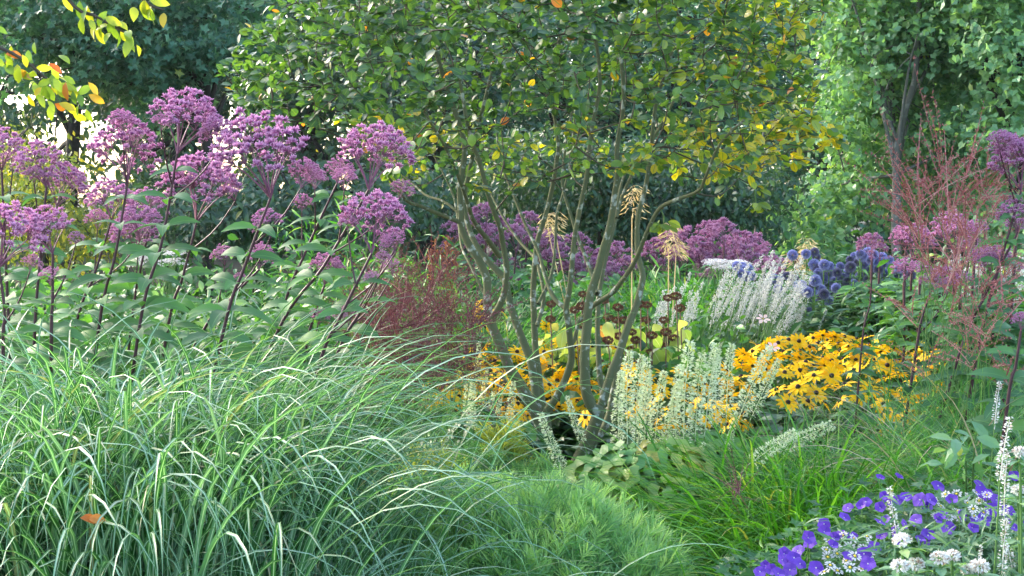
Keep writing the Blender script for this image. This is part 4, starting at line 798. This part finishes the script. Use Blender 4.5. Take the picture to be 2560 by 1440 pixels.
wands('white_wand', 'white wand standing before the large violet flowers', 'flowers', [(2245, 1350, 1., -.25), (2260, 1420, .7, -.1), (2450, 1440, .5, 0)], 3.1, WSP, .8, 'foreground white wands', part='flower_spike')

# ------------------------------------------------------------------ blue globe thistles
def globe(seed, mt):
    g = np.random.default_rng(seed); n = 260; i = np.arange(n); z = 1-2*(i+.5)/n; a = i*2.39996; q = np.sqrt(1-z*z); d = np.stack([q*np.cos(a), q*np.sin(a), z], -1)
    mb = MB(); mb.scatter(SPIKE_FAT, d*.022, d, g.normal(size=(n, 3)), .02*g.uniform(.8, 1.15, n), g.uniform(0, 1, n))
    V, Q, T, u = [], [], [], 0
    return mb.mesh('globe_flower', M[mt])
GL = [globe(1, 'blue'), globe(2, 'blue'), globe(3, 'bluegrey')]
def globes(label, sp, D):
    sp = sp+[(x+U(-34, 34), y+U(-14, 30)) for x, y in sp[::2]]
    g = G(np.mean([q[0] for q in sp]), D); t = thing('globe_thistle', label, 'flowers', g, 'blue globe thistles'); O = np.array(t.location); st = MB()
    for k, (x, y) in enumerate(sp):
        d = D+U(-.25, .25); p = P(x, y, d); b = (O*[.4, 1, 0]+p*[.6, 0, 0]); b[1] = O[1]+U(-.1, .1); st.tube(bez([b, (b+p)/2, p], 6)-O, .003, 4)
        o = link('globe_flower', GL[rng.choice([0, 0, 1, 1, 2])], t, tuple(p-O)); s = U(.55, .8); o.scale = (s, s, s); o.rotation_euler = (0, 0, U(0, 6))
    st.obj('stem', M['green_stem'], t); n = 500; mb = MB(); i = rng.integers(len(sp), size=n); pp = np.array([P(x, y, D) for x, y in sp])[i]-O; pp[:, 2] *= U(.3, .93, n); pp += rng.normal(size=(n, 3))*[.07, .1, .03]
    mb.scatter(LEAF_NARROW, pp, nrm(horiz(n)+[0, 0, .3]), nrm(randdir(n)*.4+[0, 0, 1]), np.stack([U(.1, .16, n)]*2+[U(.1, .1, n)], -1)); mb.obj('leaves', M['herbgrey'], t)
globes('blue globe thistles farthest left below the white umbels', [(1842, 665), (1856, 667), (1872, 672), (1868, 690), (1880, 690), (1935, 697), (1946, 700), (1968, 690), (1986, 700)], 7.9)
globes('blue globe thistles in the taller pair group before the tree', [(2015, 635), (2037, 630), (2041, 642), (2035, 662), (2045, 672), (2046, 682), (2055, 723), (2072, 682), (2070, 705), (2093, 682), (2100, 666), (2086, 705), (2103, 705)], 7.8)
globes('blue globe thistles low among the white spikes', [(2006, 712), (1995, 720), (2010, 725), (2018, 730), (2033, 730), (2040, 743), (2060, 735), (2090, 720), (2004, 750), (2022, 735), (2052, 722)], 7.3)
globes('blue globe thistles crowded together left of the pink plumes', [(2136, 642), (2150, 635), (2155, 640), (2170, 632), (2172, 640), (2187, 637), (2190, 648), (2205, 645), (2212, 655), (2145, 655), (2160, 662), (2183, 660), (2198, 668), (2225, 650), (2150, 690), (2190, 695), (2120, 680), (2126, 668), (2122, 706), (2135, 708), (2175, 672), (2213, 683)], 7.7)
globes('blue globe thistles dimly seen behind the pink plumes', [(2230, 667), (2248, 670), (2245, 685), (2180, 725), (2208, 725), (2262, 745), (2300, 722), (2238, 770)], 7.5)

# ------------------------------------------------------------------ feathery thread-leaf mounds
def shoot_mesh(seed, L=.2, n=64, nl=.06, mt='thread', dens=1.):
    g = np.random.default_rng(seed); s = g.uniform(.15, 1, n)**.8; a = np.arange(n)*2.4; el = .35+.75*s
    pos = np.stack([.04*L*s*s*0, 0*s, s*L], -1); d = np.stack([np.cos(a)*np.cos(el), np.sin(a)*np.cos(el), np.sin(el)], -1)
    mb = MB(); tpl = leaf_t(3, .055, .3, .3); return (pos, d, nl*g.uniform(.7, 1.1, n)*(1.1-.45*s))
def feathery(name, label, px, D, w, dep, h, n, mt, group, L=.19, nl=.062, upb=1.6):
    g = G(px, D); t = thing(name, label, 'plant', g, group); a = U(0, 2*pi, n); r = np.sqrt(U(0, 1, n)); top = h*np.sqrt(np.maximum(.1, 1-.8*r**2))*(U(.72, 1.08, n)+.1*np.sin(a*3+r*9))
    out = np.stack([np.cos(a)*r, np.sin(a)*r, 0*a], -1); ax = nrm(out*.9+[.1, -.05, upb*.8]+rng.normal(size=(n, 3))*.22); tip = np.stack([out[:, 0]*w/2, out[:, 1]*dep/2, top], -1); base = tip-ax*L
    per = 60; s = U(.1, 1, (n, per)); th = U(0, 2*pi, (n, per)); x = nrm(np.cross(ax, [0.3, .9, .1])); y = np.cross(ax, x)
    el = .3+.8*s; lat = x[:, None]*np.cos(th)[..., None]+y[:, None]*np.sin(th)[..., None]
    d = lat*np.cos(el)[..., None]+ax[:, None]*np.sin(el)[..., None]; pos = base[:, None]+ax[:, None]*(s*L)[..., None]
    ln = nl*U(.7, 1.1, (n, per))*(1.1-.4*s); mb = MB(); tpl = leaf_t(2, .075, .3, .35, peak=.45)
    var = np.clip(s*.8-.15+np.repeat(U(-.3, .4, n), per).reshape(n, per), 0, 1)
    k = n*per; ln = ln.ravel(); mb.scatter(tpl, pos.reshape(-1, 3), d.reshape(-1, 3), nrm(rng.normal(size=(k, 3))+[0, -.3, .6]), np.stack([ln*1.1, ln, ln], -1), var.ravel()); mb.obj('foliage', M[mt], t)
    st = MB()
    for b, q in zip(base[::3], tip[::3]): st.tube(np.array([[b[0]*.6, b[1]*.6, 0], b, q]), .0015, 3)
    st.obj('stem', M['green_stem'], t); return t
fg = 'feathery thread-leaved mounds'
feathery('thread_leaf_mound', 'big feathery light green mound at the bottom centre', 1350, 3.6, .8, .8, .35, 820, 'thread', fg)
feathery('thread_leaf_mound', 'feathery light green mound behind the bottom one left of the tree foot', 1180, 4.3, .7, .6, .25, 620, 'thread', fg)
feathery('thread_leaf_mound', 'feathery mound tucked under the arching silver grass', 1100, 3.75, .7, .6, .31, 480, 'thread', fg)
feathery('thread_leaf_mound', 'feathery light green mound at the bottom beside the rosette', 1580, 3.5, .28, .4, .26, 220, 'thread', fg)
feathery('thread_leaf_tuft', 'blue-green feathery tuft right in front of the left tree foot', 1340, 4.9, .26, .2, .17, 90, 'threadb', fg, nl=.09)
feathery('thread_leaf_tuft', 'yellow-green feathery tuft left of the tree foot', 1255, 5.15, .2, .16, .28, 36, 'thready', fg, nl=.1)
feathery('thread_leaf_tuft', 'yellow-green feathery tuft among the silver grass tips', 1080, 4.8, .3, .2, .26, 60, 'thready', fg, nl=.07)
feathery('thread_leaf_tuft', 'small green feathery tuft between the two yellowish tufts', 1180, 4.9, .3, .25, .24, 90, 'threadb', fg, nl=.07)

# ------------------------------------------------------------------ lower right corner
GER = [daisy_mesh(70+s, 5, .021, .032, 'violet', .2, cup=.35+.25*(s % 2)) for s in range(3)]
def gerflower(seed):
    mb = MB(); n = 5; a = np.arange(n)*2*pi/n+.2*seed; d = np.stack([np.cos(a), np.sin(a), np.full(n, .25+.35*(seed % 3))], -1); mb.scatter(leaf_t(4, 1.0, .12, .5, peak=.62), d*0, nrm(d), np.tile([0, 0, 1.], (n, 1)), .024, np.linspace(.1, .9, n), smooth=True); return mb.mesh('flower', M['violet'])
GER = [gerflower(s) for s in range(4)]; EYE = dome_mesh('flower_eye', 'white', .0025, .004, 2, 6)
def flowers(name, label, group, spots, D, lib, eye, sc, fol, foln, folm, tpl, fs, face=(.3, 1.2), eyes='flower_eye'):
    p = np.array([P(x, y, D(y)) for x, y in spots]); O = np.array([p[:, 0].mean(), p[:, 1].mean(), 0]); t = thing(name, label, 'flowers', O, group); O = np.array(t.location); st = MB()
    for k, q in enumerate(p):
        b = q*[1, 1, 0]+[U(-.04, .04), U(-.02, .05), 0]; st.tube(bez([b, (b+q)/2+[U(-.02, .02), 0, 0], q], 5)-O, .0014, 3)
        o = link('flower', lib[k % len(lib)], t, tuple(q-O)); o.rotation_euler = (U(*face), U(-.5, .5), U(-.6, .6)); s = U(.85, 1.15)*sc; o.scale = (s, s, s)
        if eye: link(eyes, eye, o)
    st.obj('stem', M['green_stem'], t); n = foln; i = rng.integers(len(p), size=n); q = p[i]-O; q[:, 2] *= U(.2, .98, n); q[:, :2] += rng.normal(size=(n, 2))*.06; q[:, 1] += .05
    mb = MB(); mb.scatter(tpl, q, nrm(horiz(n)+[0, 0, .1]), nrm(randdir(n)*.4+[0, -.3, 1]), U(.7, 1.2, n)*fs); mb.obj('leaves', M[folm], t)
vg = 'violet cranesbill clumps in the lower right corner'
dV = lambda y: float(np.interp(y, [1190, 1440], [3.7, 2.9]))+U(-.05, .05)
flowers('cranesbill', 'violet cranesbill clump cut off by the bottom edge', vg, [(1955, 1400), (1965, 1410), (1930, 1425), (1985, 1395), (1995, 1378), (1945, 1435), (1915, 1415), (1900, 1430), (2025, 1360), (2020, 1345), (1960, 1385), (1975, 1425), (2000, 1410)], dV, GER, EYE, .68, .05, 500, 'herb', LEAF_LOBED, .05)
flowers('cranesbill', 'violet cranesbill clump around the white wand', vg, [(2060, 1310), (2110, 1295), (2085, 1345), (2100, 1335), (2200, 1305), (2215, 1300), (2210, 1240), (2220, 1255), (2245, 1250), (2265, 1245), (2155, 1265), (2165, 1255), (2120, 1270), (2200, 1195), (2245, 1195), (2260, 1310), (2240, 1330), (2205, 1340), (2080, 1365), (2120, 1390), (2160, 1385), (2185, 1370), (2250, 1360), (2290, 1300), (2130, 1340), (2060, 1330), (2200, 1270), (2170, 1410), (2040, 1420), (2300, 1350)], dV, GER, EYE, .68, .05, 1300, 'herb', LEAF_LOBED, .05)
flowers('cranesbill', 'violet cranesbill clump with the widest open flowers', vg, [(2300, 1250), (2325, 1250), (2315, 1265), (2455, 1230), (2450, 1215), (2465, 1240), (2535, 1195), (2480, 1275), (2345, 1215), (2360, 1290), (2400, 1290), (2440, 1300), (2370, 1320), (2535, 1320), (2550, 1310), (2490, 1250), (2310, 1350), (2320, 1340), (2430, 1320), (2460, 1300), (2520, 1280), (2380, 1250), (2340, 1300)], dV, GER, EYE, .8, .05, 1300, 'herbgrey', LEAF_LOBED, .05)
FEV = [daisy_mesh(80+s, 11, .011, .021, 'white', .1) for s in range(2)]; FE = dome_mesh('disc', 'yellow', .0036, .0022, 2, 8)
flowers('white_daisy_plant', 'little white daisies with yellow discs among the violet flowers at left', 'small white daisy plants', fill([(2060, 1350), (2120, 1330), (2180, 1335), (2170, 1420), (2060, 1430)], 24, 27, ysq=1.6), dV, FEV, FE, .85, .05, 400, 'herb', LEAF_TINY, .03, (.2, .8), 'disc')
flowers('white_daisy_plant', 'little white daisies with yellow discs near the right edge', 'small white daisy plants', fill([(2330, 1240), (2420, 1225), (2470, 1235), (2470, 1290), (2380, 1300), (2330, 1290)], 24, 27, ysq=1.6), dV, FEV, FE, .8, .05, 400, 'herb', LEAF_TINY, .03, (.2, .8), 'disc')
mound('ferny_plant', 'ferny grey-green foliage filling the lower right corner', 'plant', 2400, 3.15, .75, .4, LEAF_NARROW, .05, 5200, 'herbgrey', flat=.6)
mound('ferny_plant', 'ferny green foliage under the left violet flowers', 'plant', 2130, 3.1, .55, .3, LEAF_NARROW, .05, 3600, 'herb', flat=.6)
mound('leafy_plant', 'light green nettle-leaved sprig at the right above the violet flowers', 'plant', 2435, 3.7, .12, .47, LEAF_MID, .07, 60, 'tulip', hh=.75)
def mint(label, sp, D):
    g = G(np.mean([q[0] for q in sp]), D); t = thing('white_mint_plant', label, 'flowers', g, 'white browning flower whorls at the bottom edge'); O = np.array(t.location); st = MB(); lf = MB()
    for x, y, w in sp:
        p = P(x, y, D+U(-.05, .05)); b = p*[1, 1, 0]; st.tube(bez([b, (b+p)/2+[.01, 0, 0], p], 5)-O, .003, 5); r = w*.6*D/F/2; n = 170; d = randdir(n, .3)
        mb = MB(); mb.scatter(LEAF_TINY, d*[r, r, r*.55]*U(.6, 1, (n, 1)), d, randdir(n), .009, U(0, 1, n)); mb.obj('flower_head', M['whiteold'], t, tuple(p-O))
        for z in (-.02, -.06, -.11): lf.scatter(LEAF_MID, np.repeat((p-O+[0, 0, z])[None], 4, 0), nrm(horiz(4)+[0, 0, .2]), nrm(randdir(4)*.3+[0, 0, 1]), U(.04, .06, 4))
    st.obj('stem', M['green_stem'], t); lf.obj('leaves', M['tulip'], t)
mint('white whorled flower heads at the bottom edge below the violet flowers', [(2255, 1350, 60), (2350, 1395, 60), (2380, 1390, 50), (2250, 1415, 60), (2450, 1415, 60), (2420, 1425, 40), (2290, 1410, 50)], 2.7)
mint('brownish white whorled flower heads at the right edge', [(2550, 1130, 40), (2545, 1225, 40)], 3.0)
def anemone():
    PK = daisy_mesh(90, 6, .03, .026, 'pink', .15)
    for lab, x, y, D in (('pale pink anemone in front of the white spikes', 1908, 797, 6.4), ('pale pink anemone at the upper edge of the daisy drift', 1932, 868, 6.2)):
        p = P(x, y, D); O = p*[1, 1, 0]; t = thing('pink_anemone', lab, 'flowers', O, 'pale pink anemones'); st = MB(); st.tube(bez([[0, 0, 0], [.02, 0, p[2]/2], [0, 0, p[2]]], 6), .002, 4); st.obj('stem', M['green_stem'], t)
        o = link('flower', PK, t, (0, 0, float(p[2]))); o.rotation_euler = (.6, .2, 0); link('disc', FE, o)
anemone()
mb = MB(); n = 2; p = P([200, 222], [1295, 1297], 2.62); mb.scatter(leaf_t(5, .6, .45, .8), p-p[0], np.array([[1, .1, -.1], [1, -.2, .05]]), np.array([[0, -.6, 1], [0, -.8, .7]]), np.array([.038, .034]), np.array([.2, .9]), smooth=True)
o = mb.obj('fallen_leaf', M['orange'], None, tuple(p[0])); tag(o, 'curled orange leaf caught on the striped grass', 'leaf')

# ------------------------------------------------------------------ thin morning haze
def haze():
    x0, x1, y0, y1, z0, z1 = -20, 20, -3, 45, -1.2, 7.5
    V = np.array([[x, y, z] for z in (z0, z1) for y in (y0, y1) for x in (x0, x1)], float)
    mb = MB(); mb.add(V, np.array([[0, 2, 3, 1], [4, 5, 7, 6], [0, 1, 5, 4], [2, 6, 7, 3], [0, 4, 6, 2], [1, 3, 7, 5]]), None, .5)
    m = bpy.data.materials.new('haze'); m.use_nodes = True; n = m.node_tree; n.nodes.remove(n.nodes['Principled BSDF']); v = n.nodes.new('ShaderNodeVolumePrincipled')
    v.inputs['Color'].default_value = (.86, .93, 1, 1); v.inputs['Density'].default_value = .0004; v.inputs['Anisotropy'].default_value = .3
    n.links.new(v.outputs[0], n.nodes['Material Output'].inputs['Volume']); o = mb.obj('haze', m); tag(o, 'thin pale morning haze in the air', 'haze', kind='stuff')
haze()
